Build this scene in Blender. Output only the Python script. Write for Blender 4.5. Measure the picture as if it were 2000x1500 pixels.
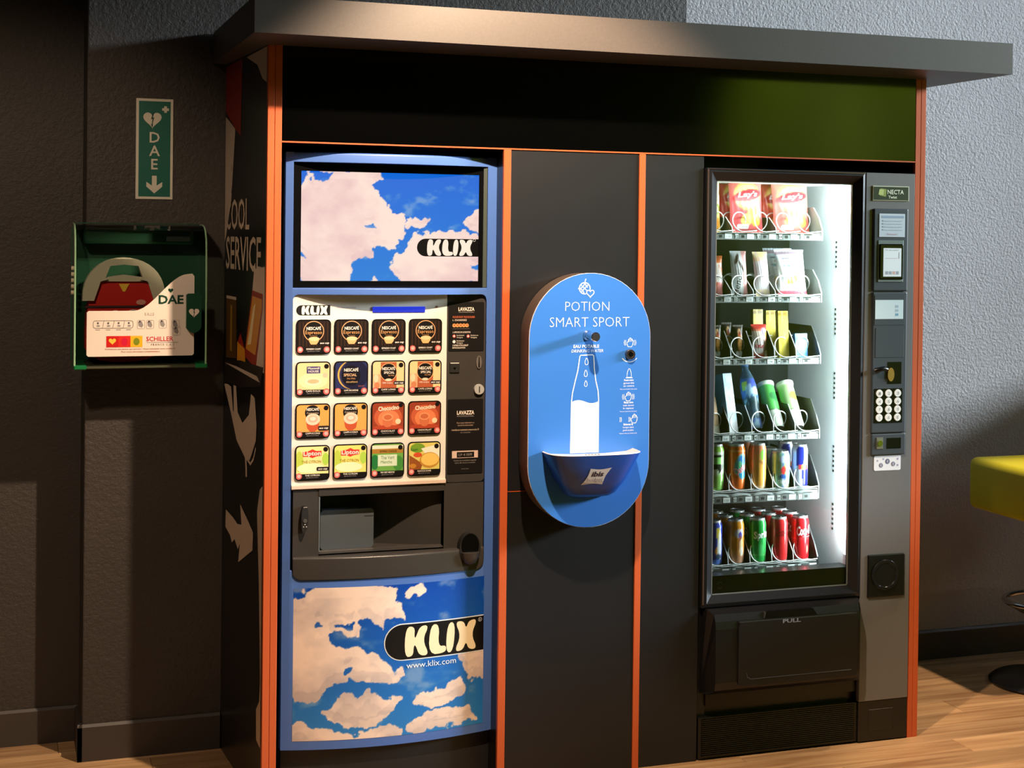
import bpy, bmesh, math, random
import numpy as np
from mathutils import Vector, Matrix
from mathutils.geometry import tessellate_polygon

for o in list(bpy.data.objects):
    bpy.data.objects.remove(o, do_unlink=True)
scene = bpy.context.scene
COL = scene.collection
random.seed(7)

# ------------------------------------------------------------------ camera
cam_d = bpy.data.cameras.new('camera')
cam = bpy.data.objects.new('camera', cam_d)
COL.objects.link(cam)
yaw, pitch, roll = math.radians(20.833), math.radians(-0.714), math.radians(0.709)
fwd = Vector((math.sin(yaw) * math.cos(pitch), math.cos(yaw) * math.cos(pitch), math.sin(pitch)))
rgt = Vector((math.cos(yaw), -math.sin(yaw), 0))
upv = rgt.cross(fwd)
r2 = rgt * math.cos(roll) + upv * math.sin(roll)
u2 = -rgt * math.sin(roll) + upv * math.cos(roll)
m3 = Matrix((r2, u2, -fwd)).transposed()
cam.matrix_world = Matrix.Translation((-0.7307, -4.5098, 1.6141)) @ m3.to_4x4()
cam_d.sensor_width = 36.0
cam_d.lens = 3141.2 / 2000 * 36
cam_d.shift_x = -(1194.7 - 1000) / 2000
cam_d.shift_y = -(750 - 500.5) / 2000
cam_d.clip_start = 0.05
scene.camera = cam

# ------------------------------------------------------------------ light
scene.view_settings.view_transform = 'Standard'
scene.view_settings.look = 'None'
scene.view_settings.gamma = 1.0
scene.view_settings.use_curve_mapping = False
scene.view_settings.exposure = 0.0
world = bpy.data.worlds.new('room_ambient')
scene.world = world
world.use_nodes = True
world.node_tree.nodes['Background'].inputs[0].default_value = (1.0, 0.92, 0.84, 1)
world.node_tree.nodes['Background'].inputs[1].default_value = 0.03


def lamp(name, kind, loc, target, energy, color, **kw):
    d = bpy.data.lights.new(name, kind)
    d.energy = energy
    d.color = color
    for k, v in kw.items():
        setattr(d, k, v)
    o = bpy.data.objects.new(name, d)
    COL.objects.link(o)
    o.location = loc
    o.rotation_euler = (Vector(target) - Vector(loc)).to_track_quat('-Z', 'Y').to_euler()
    return o


WARM = (1.0, 0.745, 0.52)
# recessed ceiling downlights over the vending corner
lamp('ceiling_spot_kiosk', 'SPOT', (0.56, -1.15, 2.72), (0.58, 0.0, 0.95), 345, WARM,
     spot_size=math.radians(80), spot_blend=0.5, shadow_soft_size=0.025)
lamp('ceiling_spot_stool', 'SPOT', (2.9, -0.24, 2.72), (2.8, -0.24, 0.0), 260, WARM,
     spot_size=math.radians(49), spot_blend=0.45, shadow_soft_size=0.03)
lamp('ceiling_spot_entry', 'SPOT', (-1.1, -1.6, 2.72), (-0.75, 0.6, 1.2), 95, WARM,
     spot_size=math.radians(52), spot_blend=0.7, shadow_soft_size=0.06)
for y_ in (-4.6, -3.0):  # added fill spots: brighten the unseen lime wall for its green reflection
    lamp('lime_wall_fill', 'SPOT', (2.5, y_, 3.0), (3.9, y_, 2.0), 215, (1.0, 0.9, 0.75),
         spot_size=math.radians(86), spot_blend=0.6, shadow_soft_size=0.05)
# bright sky outside the side window
lamp('sky_outside_window', 'AREA', (14.0, -3.2, 4.95), (3.9, -0.7, 1.9), 6500, (0.82, 0.90, 1.0),
     shape='RECTANGLE', size=7.0, size_y=1.5)

# ------------------------------------------------------------------ materials
def s2l(c):
    c = np.asarray(c, float) / 255.0
    return np.where(c <= 0.04045, c / 12.92, ((c + 0.055) / 1.055) ** 2.4)


MATS = {}


def mat(name, col, rough=0.5, metal=0.0, spec=0.5, coat=0.0, bump=None, emis=0.0, noise=None, alpha=None, dark=False):
    """Procedural principled material. bump=(scale, strength, distance), noise=(scale, amount)."""
    if name in MATS:
        return MATS[name]
    m = bpy.data.materials.new(name)
    m.use_nodes = True
    nt = m.node_tree
    b = nt.nodes['Principled BSDF']
    c = tuple(s2l(col)) + (1,)
    b.inputs['Base Color'].default_value = c
    b.inputs['Roughness'].default_value = rough
    b.inputs['Metallic'].default_value = metal
    b.inputs['Specular IOR Level'].default_value = spec
    b.inputs['Coat Weight'].default_value = coat
    if emis:
        b.inputs['Emission Color'].default_value = c
        if dark:
            b.inputs['Base Color'].default_value = (0.01, 0.01, 0.012, 1)
        b.inputs['Emission Strength'].default_value = emis
    if bump or noise:
        tc = nt.nodes.new('ShaderNodeTexCoord')
    if bump:
        n = nt.nodes.new('ShaderNodeTexNoise')
        n.inputs['Scale'].default_value = bump[0]
        n.inputs['Detail'].default_value = 5
        n.inputs['Roughness'].default_value = 0.6
        nt.links.new(tc.outputs['Object'], n.inputs['Vector'])
        bp = nt.nodes.new('ShaderNodeBump')
        bp.inputs['Strength'].default_value = bump[1]
        bp.inputs['Distance'].default_value = bump[2]
        nt.links.new(n.outputs['Fac'], bp.inputs['Height'])
        nt.links.new(bp.outputs['Normal'], b.inputs['Normal'])
    if noise:
        n = nt.nodes.new('ShaderNodeTexNoise')
        n.inputs['Scale'].default_value = noise[0]
        n.inputs['Detail'].default_value = 6
        nt.links.new(tc.outputs['Object'], n.inputs['Vector'])
        r = nt.nodes.new('ShaderNodeValToRGB')
        k = noise[1]
        r.color_ramp.elements[0].position = 0.3
        r.color_ramp.elements[1].position = 0.7
        r.color_ramp.elements[0].color = tuple(v * (1 - k) for v in c[:3]) + (1,)
        r.color_ramp.elements[1].color = tuple(min(1, v * (1 + k)) for v in c[:3]) + (1,)
        nt.links.new(n.outputs['Fac'], r.inputs['Fac'])
        nt.links.new(r.outputs['Color'], b.inputs['Base Color'])
    if alpha is not None:
        b.inputs['Alpha'].default_value = alpha
    MATS[name] = m
    return m


def ink(c, rough=0.45):
    """Flat print colour."""
    c = tuple(int(v) for v in c)
    return mat('ink_%02x%02x%02x_%d' % (c[0], c[1], c[2], int(rough * 100)), c, rough)


def attr_mat(name, rough=0.45, emis=0.0, spec=0.5, metal=0.0):
    if name in MATS:
        return MATS[name]
    m = bpy.data.materials.new(name)
    m.use_nodes = True
    nt = m.node_tree
    b = nt.nodes['Principled BSDF']
    a = nt.nodes.new('ShaderNodeAttribute')
    a.attribute_name = 'print'
    b.inputs['Roughness'].default_value = rough
    b.inputs['Specular IOR Level'].default_value = spec
    b.inputs['Metallic'].default_value = metal
    if emis:
        b.inputs['Base Color'].default_value = (0.01, 0.01, 0.01, 1)
        nt.links.new(a.outputs['Color'], b.inputs['Emission Color'])
        b.inputs['Emission Strength'].default_value = emis
    else:
        nt.links.new(a.outputs['Color'], b.inputs['Base Color'])
    MATS[name] = m
    return m


def glass_mat(name, tint, rough=0.0, refl=1.0, haze=0.0):
    """Thin clear sheet: fresnel reflection over transmission tinted by the sheet."""
    if name in MATS:
        return MATS[name]
    m = bpy.data.materials.new(name)
    m.use_nodes = True
    nt = m.node_tree
    nt.nodes.clear()
    out = nt.nodes.new('ShaderNodeOutputMaterial')
    tr = nt.nodes.new('ShaderNodeBsdfTransparent')
    tr.inputs[0].default_value = tuple(tint) + (1,)
    gl = nt.nodes.new('ShaderNodeBsdfGlossy')
    gl.inputs['Roughness'].default_value = rough
    fr = nt.nodes.new('ShaderNodeFresnel')
    fr.inputs['IOR'].default_value = 1.5
    mul = nt.nodes.new('ShaderNodeMath')
    mul.operation = 'MULTIPLY'
    mul.inputs[1].default_value = refl
    mx = nt.nodes.new('ShaderNodeMixShader')
    nt.links.new(fr.outputs[0], mul.inputs[0])
    nt.links.new(mul.outputs[0], mx.inputs[0])
    nt.links.new(tr.outputs[0], mx.inputs[1])
    nt.links.new(gl.outputs[0], mx.inputs[2])
    nt.links.new(mx.outputs[0], out.inputs[0])
    MATS[name] = m
    return m


# ------------------------------------------------------------------ mesh tools
ORG = {}


def link(name, me, parent=None, smooth=False):
    o = bpy.data.objects.new(name, me)
    COL.objects.link(o)
    if parent is not None:
        o.parent = parent
        ORG[o] = ORG.get(parent, Vector((0, 0, 0)))
    if smooth:
        me.polygons.foreach_set('use_smooth', [True] * len(me.polygons))
    return o


def tag(o, label=None, cat=None, group=None, kind=None):
    if label:
        o['label'] = label
    if cat:
        o['category'] = cat
    if group:
        o['group'] = group
    if kind:
        o['kind'] = kind
    return o


def thing(name, loc, label, cat, group=None):
    o = bpy.data.objects.new(name, None)
    COL.objects.link(o)
    o.empty_display_size = 0.05
    o.location = loc
    ORG[o] = Vector(loc)
    return tag(o, label, cat, group)


def copy_tree(o, parent=None):
    c = o.copy()
    COL.objects.link(c)
    c.parent = parent
    for ch in list(o.children):
        copy_tree(ch, c)
    return c


class MB:
    """Collects shapes (world coordinates) and links them as one mesh object."""

    def __init__(s):
        s.v, s.f, s.m, s.sm = [], [], [], []

    def add(s, vs, fs, m=0, smooth=False):
        n = len(s.v)
        s.v += [tuple(p) for p in vs]
        for f in fs:
            s.f.append([i + n for i in f])
            s.m.append(m)
            s.sm.append(smooth)
        return s

    def box(s, x0, x1, y0, y1, z0, z1, m=0, b=0.0, seg=2):
        if b <= 0:
            vs = [(x, y, z) for x in (x0, x1) for y in (y0, y1) for z in (z0, z1)]
            fs = [(0, 1, 3, 2), (4, 6, 7, 5), (0, 4, 5, 1), (2, 3, 7, 6), (0, 2, 6, 4), (1, 5, 7, 3)]
            return s.add(vs, fs, m)
        bm = bmesh.new()
        bmesh.ops.create_cube(bm, size=1)
        for v in bm.verts:
            v.co = Vector(((x0 + x1) / 2 + v.co.x * (x1 - x0), (y0 + y1) / 2 + v.co.y * (y1 - y0), (z0 + z1) / 2 + v.co.z * (z1 - z0)))
        bmesh.ops.bevel(bm, geom=bm.edges[:], offset=b, segments=seg, profile=0.5, affect='EDGES')
        return s.bm(bm, m)

    def bm(s, bm, m=0, smooth=False):
        bm.verts.index_update()
        s.add([v.co[:] for v in bm.verts], [[v.index for v in f.verts] for f in bm.faces], m, smooth)
        bm.free()
        return s

    def prism(s, pts, a0, a1, axis='y', m=0, smooth=False):
        """pts 2D: axis y -> (x,z); axis x -> (y,z); axis z -> (x,y)."""
        def mk(p, a):
            if axis == 'y':
                return (p[0], a, p[1])
            if axis == 'x':
                return (a, p[0], p[1])
            return (p[0], p[1], a)
        n = len(pts)
        vs = [mk(p, a0) for p in pts] + [mk(p, a1) for p in pts]
        s.add(vs, [[i, (i + 1) % n, n + (i + 1) % n, n + i] for i in range(n)], m, smooth)
        t = tessellate_polygon([[Vector((p[0], p[1], 0)) for p in pts]])
        s.add(vs, [list(q) for q in t] + [[i + n for i in q] for q in t], m)
        return s

    def cyl(s, p0, p1, r0, r1=None, n=20, m=0, caps=True, smooth=True):
        r1 = r0 if r1 is None else r1
        p0, p1 = Vector(p0), Vector(p1)
        d = (p1 - p0).normalized()
        a = d.orthogonal().normalized()
        b = d.cross(a)
        vs = []
        for p, r in ((p0, r0), (p1, r1)):
            for i in range(n):
                t = 2 * math.pi * i / n
                vs.append(p + (a * math.cos(t) + b * math.sin(t)) * r)
        s.add(vs, [[i, (i + 1) % n, n + (i + 1) % n, n + i] for i in range(n)], m, smooth)
        if caps:
            s.add(vs[:n], [list(range(n))], m)
            s.add(vs[n:], [list(range(n))], m)
        return s

    def tube(s, path, r, n=8, m=0, caps=True, closed=False):
        P = [Vector(p) for p in path]
        k = len(P)
        vs = []
        up = None
        for i in range(k):
            if closed:
                d = (P[(i + 1) % k] - P[i - 1]).normalized()
            else:
                d = (P[min(i + 1, k - 1)] - P[max(i - 1, 0)]).normalized()
            if up is None:
                up = d.orthogonal().normalized()
            up = (up - d * up.dot(d)).normalized()
            w = d.cross(up)
            for j in range(n):
                t = 2 * math.pi * j / n
                vs.append(P[i] + (up * math.cos(t) + w * math.sin(t)) * r)
        fs = []
        for i in range(k if closed else k - 1):
            i2 = (i + 1) % k
            for j in range(n):
                fs.append([i * n + j, i * n + (j + 1) % n, i2 * n + (j + 1) % n, i2 * n + j])
        s.add(vs, fs, m, True)
        if caps and not closed:
            s.add(vs[:n], [list(range(n))], m)
            s.add(vs[-n:], [list(range(n))], m)
        return s

    def lathe(s, prof, c, n=28, m=0, axis='z'):
        """prof: (r, h) pairs around the axis through c."""
        vs = []
        for r, h in prof:
            for i in range(n):
                t = 2 * math.pi * i / n
                if axis == 'z':
                    vs.append((c[0] + r * math.cos(t), c[1] + r * math.sin(t), c[2] + h))
                else:
                    vs.append((c[0] + r * math.cos(t), c[1] + h, c[2] + r * math.sin(t)))
        fs = []
        for k in range(len(prof) - 1):
            for i in range(n):
                fs.append([k * n + i, k * n + (i + 1) % n, (k + 1) * n + (i + 1) % n, (k + 1) * n + i])
        s.add(vs, fs, m, True)
        if prof[0][0] > 1e-5:
            s.add(vs[:n], [list(range(n))], m)
        if prof[-1][0] > 1e-5:
            s.add(vs[-n:], [list(range(n))], m)
        return s

    def grid(s, P, m=0, smooth=True):
        """P[i][j] points."""
        ni, nj = len(P), len(P[0])
        s.add([p for row in P for p in row],
              [[i * nj + j, i * nj + j + 1, (i + 1) * nj + j + 1, (i + 1) * nj + j] for i in range(ni - 1) for j in range(nj - 1)], m, smooth)
        return s

    def build(s, name, mats, parent=None, fix=True):
        if not isinstance(mats, (list, tuple)):
            mats = [mats]
        o0 = ORG.get(parent, Vector((0, 0, 0)))
        me = bpy.data.meshes.new(name)
        me.from_pydata([(p[0] - o0[0], p[1] - o0[1], p[2] - o0[2]) for p in s.v], [], s.f)
        for q in mats:
            me.materials.append(q)
        me.polygons.foreach_set('material_index', s.m)
        me.polygons.foreach_set('use_smooth', s.sm)
        if fix:
            bm = bmesh.new()
            bm.from_mesh(me)
            bmesh.ops.remove_doubles(bm, verts=bm.verts[:], dist=1e-6)
            bmesh.ops.recalc_face_normals(bm, faces=bm.faces[:])
            bm.to_mesh(me)
            bm.free()
        if any(s.sm):
            me.set_sharp_from_angle(angle=math.radians(38))
        me.update()
        return link(name, me, parent)


def rrect(x0, z0, x1, z1, r, n=5):
    P = []
    for cx, cz, a in ((x1 - r, z1 - r, 0), (x0 + r, z1 - r, 90), (x0 + r, z0 + r, 180), (x1 - r, z0 + r, 270)):
        for i in range(n + 1):
            t = math.radians(a + 90 * i / n)
            P.append((cx + r * math.cos(t), cz + r * math.sin(t)))
    return P


def ellipse(cx, cz, rx, rz=None, n=24, a0=0, a1=360):
    rz = rx if rz is None else rz
    full = abs(a1 - a0) >= 360
    k = n if full else n + 1
    return [(cx + rx * math.cos(math.radians(a0 + (a1 - a0) * i / n)), cz + rz * math.sin(math.radians(a0 + (a1 - a0) * i / n))) for i in range(k)]


def chaikin(P, it=2):
    for _ in range(it):
        Q = []
        for i in range(len(P)):
            a, b = P[i], P[(i + 1) % len(P)]
            Q.append((a[0] * .75 + b[0] * .25, a[1] * .75 + b[1] * .25))
            Q.append((a[0] * .25 + b[0] * .75, a[1] * .25 + b[1] * .75))
        P = Q
    return P


def clip(P, ax, lim, sg):
    """Keep the side of a polygon where sg * (coordinate - lim) >= 0."""
    Q = []
    for i in range(len(P)):
        a, b = P[i], P[(i + 1) % len(P)]
        da, db = sg * (a[ax] - lim), sg * (b[ax] - lim)
        if da >= 0:
            Q.append(a)
        if (da >= 0) != (db >= 0):
            t = da / (da - db)
            Q.append((a[0] + (b[0] - a[0]) * t, a[1] + (b[1] - a[1]) * t))
    return Q


def clipbox(P, x0, z0, x1, z1):
    for ax, lim, sg in ((0, x0, 1), (0, x1, -1), (1, z0, 1), (1, z1, -1)):
        P = clip(P, ax, lim, sg)
        if len(P) < 3:
            return []
    return P


def heart(cx, cz, w):
    P = []
    for i in range(28):
        t = 2 * math.pi * i / 28
        P.append((cx + w / 34 * 16 * math.sin(t) ** 3, cz + w / 34 * (13 * math.cos(t) - 5 * math.cos(2 * t) - 2 * math.cos(3 * t) - math.cos(4 * t))))
    return P


BOLT = [(0.1, 1), (-.25, .1), (.02, .15), (-.12, -.55), (-.28, -.5), (0.02, -1), (.1, -.42), (.0, -.5), (.3, .38), (.05, .3), (.3, 1)]
_TXT = {}


def text_tris(s, bold=0.0, shear=0.0):
    k = (s, bold, shear)
    if k not in _TXT:
        cu = bpy.data.curves.new('t', 'FONT')
        cu.body = s
        cu.resolution_u = 2
        cu.offset = bold
        cu.shear = shear
        ob = bpy.data.objects.new('t', cu)
        me = bpy.data.meshes.new_from_object(ob)
        me.calc_loop_triangles()
        V = [(v.co.x, v.co.y) for v in me.vertices]
        T = [tuple(t.vertices) for t in me.loop_triangles]
        bpy.data.objects.remove(ob)
        bpy.data.curves.remove(cu)
        bpy.data.meshes.remove(me)
        _TXT[k] = (V, T)
    return _TXT[k]


CAP = 0.69
try:
    CAP = max(v[1] for v in text_tris('H')[0])
except Exception:
    pass


class Decal:
    """Flat print: 2D polygons and lettering laid on a surface by mapf(u, v, h)."""

    def __init__(s, mapf, slice=None, step=0.0003):
        s.mapf, s.slice, s.step = mapf, slice, step
        s.tris = []
        s.cols = []

    def ci(s, col):
        if col not in s.cols:
            s.cols.append(col)
        return s.cols.index(col)

    def lift(s, layer):
        """Each shape sits a hair above the one before, so no two faces coincide."""
        s.n = getattr(s, 'n', 0) + 1
        return layer + .02 * min(s.n, 45)

    def poly(s, P, col, layer=0):
        if len(P) < 3:
            return s
        T = tessellate_polygon([[Vector((p[0], p[1], 0)) for p in P]])
        c = s.ci(col)
        layer = s.lift(layer)
        for t in T:
            s.tris.append(([P[i] for i in t], c, layer))
        return s

    def rect(s, x0, z0, x1, z1, col, layer=0):
        return s.poly([(x0, z0), (x1, z0), (x1, z1), (x0, z1)], col, layer)

    def stroke(s, P, w, col, layer=0, closed=False):
        n = len(P)
        c = s.ci(col)
        layer = s.lift(layer)
        L, R = [], []
        for i in range(n):
            a = P[i - 1] if (i or closed) else P[0]
            b = P[(i + 1) % n] if (i < n - 1 or closed) else P[-1]
            dx, dz = b[0] - a[0], b[1] - a[1]
            l = math.hypot(dx, dz) or 1
            nx, nz = -dz / l * w / 2, dx / l * w / 2
            L.append((P[i][0] + nx, P[i][1] + nz))
            R.append((P[i][0] - nx, P[i][1] - nz))
        for i in range(n if closed else n - 1):
            j = (i + 1) % n
            s.tris.append(([L[i], R[i], R[j]], c, layer))
            s.tris.append(([L[i], R[j], L[j]], c, layer))
        return s

    def text(s, t, x, z, h, col, align='c', bold=0.0, shear=0.0, width=None, layer=3, rot=0.0):
        V, T = text_tris(t, bold, shear)
        if not V:
            return s
        k = h / CAP
        xs = [v[0] for v in V]
        w = (max(xs) - min(xs)) * k
        kx = k if width is None else k * width / w
        W = (max(xs) - min(xs)) * kx
        off = -min(xs) * kx - {'c': W / 2, 'l': 0, 'r': W}[align]
        c = s.ci(col)
        ca, sa = math.cos(rot), math.sin(rot)
        Q = []
        for v in V:
            a, b = v[0] * kx + off, v[1] * k
            Q.append((x + a * ca - b * sa, z + a * sa + b * ca))
        for q in T:
            s.tris.append(([Q[i] for i in q], c, layer))
        return s

    def klix(s, x, z, h, w, col, layer=3):
        """The four chunky logo letters inside the box (x, z, w, h)."""
        L = [([(.02, .0), (.36, .0), (.38, .36), (.46, .36), (.60, .0), (1.0, .0), (.72, .52), (.98, 1.0), (.62, 1.0), (.46, .62), (.40, .62), (.42, 1), (.06, 1)], 0, .31),
             ([(.0, 0), (.95, .0), (.98, .26), (.52, .24), (.60, 1), (.10, 1)], .33, .24),
             ([(.0, 0), (.80, 0), (1.0, 1), (.18, 1)], .572, .118),
             ([(.0, 0), (.36, 0), (.5, .3), (.62, 0), (1, 0), (.72, .5), (1.0, 1), (.62, 1), (.5, .72), (.4, 1), (.02, 1), (.28, .5)], .712, .288)]
        for P, ox, ow in L:
            Q = chaikin(P, 2)
            a, b = min(q[0] for q in Q), max(q[0] for q in Q)
            c, d = min(q[1] for q in Q), max(q[1] for q in Q)
            s.poly([(x + w * (ox + ow * (q[0] - a) / (b - a)), z + h * (q[1] - c) / (d - c)) for q in Q], col, layer)
        return s

    def build(s, name, parent=None, rough=0.45, mats=None):
        o0 = ORG.get(parent, Vector((0, 0, 0)))
        bm = bmesh.new()
        for P, c, l in s.tris:
            try:
                f = bm.faces.new([bm.verts.new((p[0], p[1], l * 1.0)) for p in P])
                f.material_index = c
            except ValueError:
                pass
        if s.slice:
            xs = [p[0] for t in s.tris for p in t[0]]
            x = math.floor(min(xs) / s.slice) * s.slice
            while x < max(xs):
                x += s.slice
                bmesh.ops.bisect_plane(bm, geom=bm.verts[:] + bm.edges[:] + bm.faces[:], plane_co=(x, 0, 0), plane_no=(1, 0, 0), dist=1e-6)
        for v in bm.verts:
            q = s.mapf(v.co.x, v.co.y, (v.co.z + 1) * s.step)
            v.co = (q[0] - o0[0], q[1] - o0[1], q[2] - o0[2])
        me = bpy.data.meshes.new(name)
        bm.to_mesh(me)
        bm.free()
        for c in s.cols:
            me.materials.append(mats[c] if mats and c in mats else (c if isinstance(c, bpy.types.Material) else ink(c, rough)))
        return link(name, me, parent)


def front(y):
    """Print on a plane facing the camera side (-Y) at depth y."""
    return lambda u, v, h: (u, y - h, v)


# ---- painted grids: colour per vertex from a numpy painter
def hash2(ix, iy, s):
    n = (ix * 374761393 + iy * 668265263 + s * 974634777) & 0xffffffff
    n = ((n ^ (n >> 13)) * 1274126177) & 0xffffffff
    return ((n ^ (n >> 16)) & 0xffff) / 65535.0


def vnoise(x, y, s):
    ix, iy = np.floor(x).astype(np.int64), np.floor(y).astype(np.int64)
    fx, fy = x - ix, y - iy
    fx, fy = fx * fx * (3 - 2 * fx), fy * fy * (3 - 2 * fy)
    a, b, c, d = hash2(ix, iy, s), hash2(ix + 1, iy, s), hash2(ix, iy + 1, s), hash2(ix + 1, iy + 1, s)
    return (a * (1 - fx) + b * fx) * (1 - fy) + (c * (1 - fx) + d * fx) * fy


def fbm(x, y, s=1, o=5):
    t, a, n = 0, .5, 0
    for i in range(o):
        t = t + a * vnoise(x * 2 ** i, y * 2 ** i, s + i)
        n += a
        a *= .5
    return t / n


def sstep(a, b, x):
    t = np.clip((x - a) / (b - a), 0, 1)
    return t * t * (3 - 2 * t)


class Paint:
    def __init__(s, U, V, base):
        s.U, s.V = U, V
        s.c = np.ones(U.shape + (3,)) * np.array(base, float)

    def mix(s, k, col):
        col = np.array(col, float)
        k = np.clip(k, 0, 1)[..., None]
        s.c = s.c * (1 - k) + col * k
        return s

    def ell(s, cx, cy, rx, ry, col, soft=.12, rot=0):
        a, b = s.U - cx, s.V - cy
        ca, sa = math.cos(rot), math.sin(rot)
        d = np.sqrt(((a * ca + b * sa) / rx) ** 2 + ((-a * sa + b * ca) / ry) ** 2)
        return s.mix(1 - sstep(1 - soft, 1 + soft, d), col)

    def rect(s, x0, y0, x1, y1, col, k=1):
        return s.mix(((s.U >= x0) & (s.U <= x1) & (s.V >= y0) & (s.V <= y1)) * k, col)

    def poly(s, P, col):
        ins = np.zeros(s.U.shape, bool)
        n = len(P)
        for i in range(n):
            (x0, y0), (x1, y1) = P[i], P[(i + 1) % n]
            if y0 == y1:
                continue
            cr = ((s.V < y0) != (s.V < y1)) & (s.U < (x1 - x0) * (s.V - y0) / (y1 - y0) + x0)
            ins ^= cr
        return s.mix(ins * 1.0, col)

    def blob(s, col, sc, seed, lo=.5, hi=.6, amt=1):
        return s.mix(sstep(lo, hi, fbm(s.U * sc, s.V * sc, seed)) * amt, col)


def painted(name, mapf, nu, nv, painter, m, parent=None, closed=False, smooth=True):
    """Grid over u,v in 0..1 carrying its print as colours; painter(U, V) -> rgb 0..255."""
    o0 = ORG.get(parent, Vector((0, 0, 0)))
    U, V = np.meshgrid(np.linspace(0, 1, nu + 1), np.linspace(0, 1, nv + 1), indexing='ij')
    vs = []
    for i in range(nu + 1):
        for j in range(nv + 1):
            q = mapf(U[i, j], V[i, j])
            vs.append((q[0] - o0[0], q[1] - o0[1], q[2] - o0[2]))
    k = nv + 1
    fs = [[i * k + j, (i + 1) * k + j, (i + 1) * k + j + 1, i * k + j + 1] for i in range(nu) for j in range(nv)]
    me = bpy.data.meshes.new(name)
    me.from_pydata(vs, [], fs)
    C = s2l(np.clip(painter(U, V), 0, 255)).reshape(-1, 3)
    a = me.color_attributes.new('print', 'FLOAT_COLOR', 'POINT')
    a.data.foreach_set('color', np.concatenate([C, np.ones((len(C), 1))], 1).astype(np.float32).ravel())
    me.materials.append(m)
    me.update()
    return link(name, me, parent, smooth)
# ================================================================== THE ROOM
M_WALL = mat('wall_paint_dark', (56, 49, 45), 0.55, bump=(90, 0.45, 0.008), noise=(3, 0.10))
M_WALL_LIT = mat('wall_paint_daylit', (148, 144, 146), 0.42, bump=(100, 0.65, 0.011), noise=(2, 0.08))  # same dark wall paint, lightened so the colour carries window light
M_BASEB = mat('baseboard_paint', (60, 53, 49), 0.5, bump=(40, 0.1, 0.002))
M_CEIL = mat('ceiling_paint', (48, 45, 43), 0.7, bump=(60, 0.2, 0.003))
M_LIME = mat('lime_wall_paint', (150, 185, 40), 0.6, bump=(60, 0.1, 0.002))
M_WHITEF = mat('window_frame_white', (225, 225, 222), 0.4, bump=(90, 0.05, 0.001))


def wood_mat():
    m = bpy.data.materials.new('oak_laminate')
    m.use_nodes = True
    nt = m.node_tree
    b = nt.nodes['Principled BSDF']
    tc = nt.nodes.new('ShaderNodeTexCoord')
    oi = nt.nodes.new('ShaderNodeObjectInfo')
    ad = nt.nodes.new('ShaderNodeVectorMath')
    ad.operation = 'ADD'
    mu = nt.nodes.new('ShaderNodeVectorMath')
    mu.operation = 'SCALE'
    mu.inputs['Scale'].default_value = 3.0
    nt.links.new(oi.outputs['Location'], mu.inputs[0])
    nt.links.new(tc.outputs['Object'], ad.inputs[0])
    nt.links.new(mu.outputs[0], ad.inputs[1])
    mp = nt.nodes.new('ShaderNodeMapping')
    mp.inputs['Scale'].default_value = (2.2, 34, 10)
    nt.links.new(ad.outputs[0], mp.inputs[0])
    n = nt.nodes.new('ShaderNodeTexNoise')
    n.inputs['Scale'].default_value = 1.0
    n.inputs['Detail'].default_value = 7
    n.inputs['Distortion'].default_value = 0.6
    nt.links.new(mp.outputs[0], n.inputs['Vector'])
    r = nt.nodes.new('ShaderNodeValToRGB')
    r.color_ramp.elements[0].position = 0.28
    r.color_ramp.elements[1].position = 0.72
    r.color_ramp.elements[0].color = tuple(s2l((150, 108, 70))) + (1,)
    r.color_ramp.elements[1].color = tuple(s2l((212, 172, 126))) + (1,)
    nt.links.new(n.outputs['Fac'], r.inputs['Fac'])
    hs = nt.nodes.new('ShaderNodeHueSaturation')
    mr = nt.nodes.new('ShaderNodeMapRange')
    mr.inputs['To Min'].default_value = 0.72
    mr.inputs['To Max'].default_value = 1.12
    nt.links.new(oi.outputs['Random'], mr.inputs['Value'])
    nt.links.new(mr.outputs[0], hs.inputs['Value'])
    nt.links.new(r.outputs[0], hs.inputs['Color'])
    nt.links.new(hs.outputs[0], b.inputs['Base Color'])
    b.inputs['Roughness'].default_value = 0.42
    bp = nt.nodes.new('ShaderNodeBump')
    bp.inputs['Strength'].default_value = 0.08
    bp.inputs['Distance'].default_value = 0.002
    nt.links.new(n.outputs['Fac'], bp.inputs['Height'])
    nt.links.new(bp.outputs[0], b.inputs['Normal'])
    return m


M_WOOD = wood_mat()
RX0, RX1, RY0, RY1, RZ = -2.6, 3.9, -5.7, 0.827, 3.4
PX0, PX1, PY0 = -1.6, 3.6, -1.2
floor = MB()
floor.box(RX0, RX1, RY0, PY0, -0.08, 0.0)
floor.box(RX0, PX0, PY0, RY1, -0.08, 0.0)
floor.box(PX1, RX1, PY0, RY1, -0.08, 0.0)
floor.box(PX0, PX1, PY0, RY1, -0.08, -0.007)
floor = tag(floor.build('floor', M_WOOD), kind='structure')
pl = None
rows = 16
pw = (RY1 - PY0) / rows
for j in range(rows):
    off = (j * 0.47) % 1.2
    xs = [PX0] + [PX0 + off + 1.2 * k for k in range(6) if 0.05 < off + 1.2 * k < PX1 - PX0 - 0.05] + [PX1]
    for a, b in zip(xs[:-1], xs[1:]):
        me = MB().box(-(b - a) / 2 + .0006, (b - a) / 2 - .0006, -pw / 2 + .0006, pw / 2 - .0006, -0.007, 0, b=0.0008, seg=1)
        key = round(b - a, 4)
        if pl is None:
            pl = {}
        if key not in pl:
            o = me.build('plank', M_WOOD)
            pl[key] = o.data
        else:
            o = bpy.data.objects.new('plank', pl[key])
            COL.objects.link(o)
        o.location = ((a + b) / 2, PY0 + (j + .5) * pw, 0)
        o.parent = floor

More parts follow.
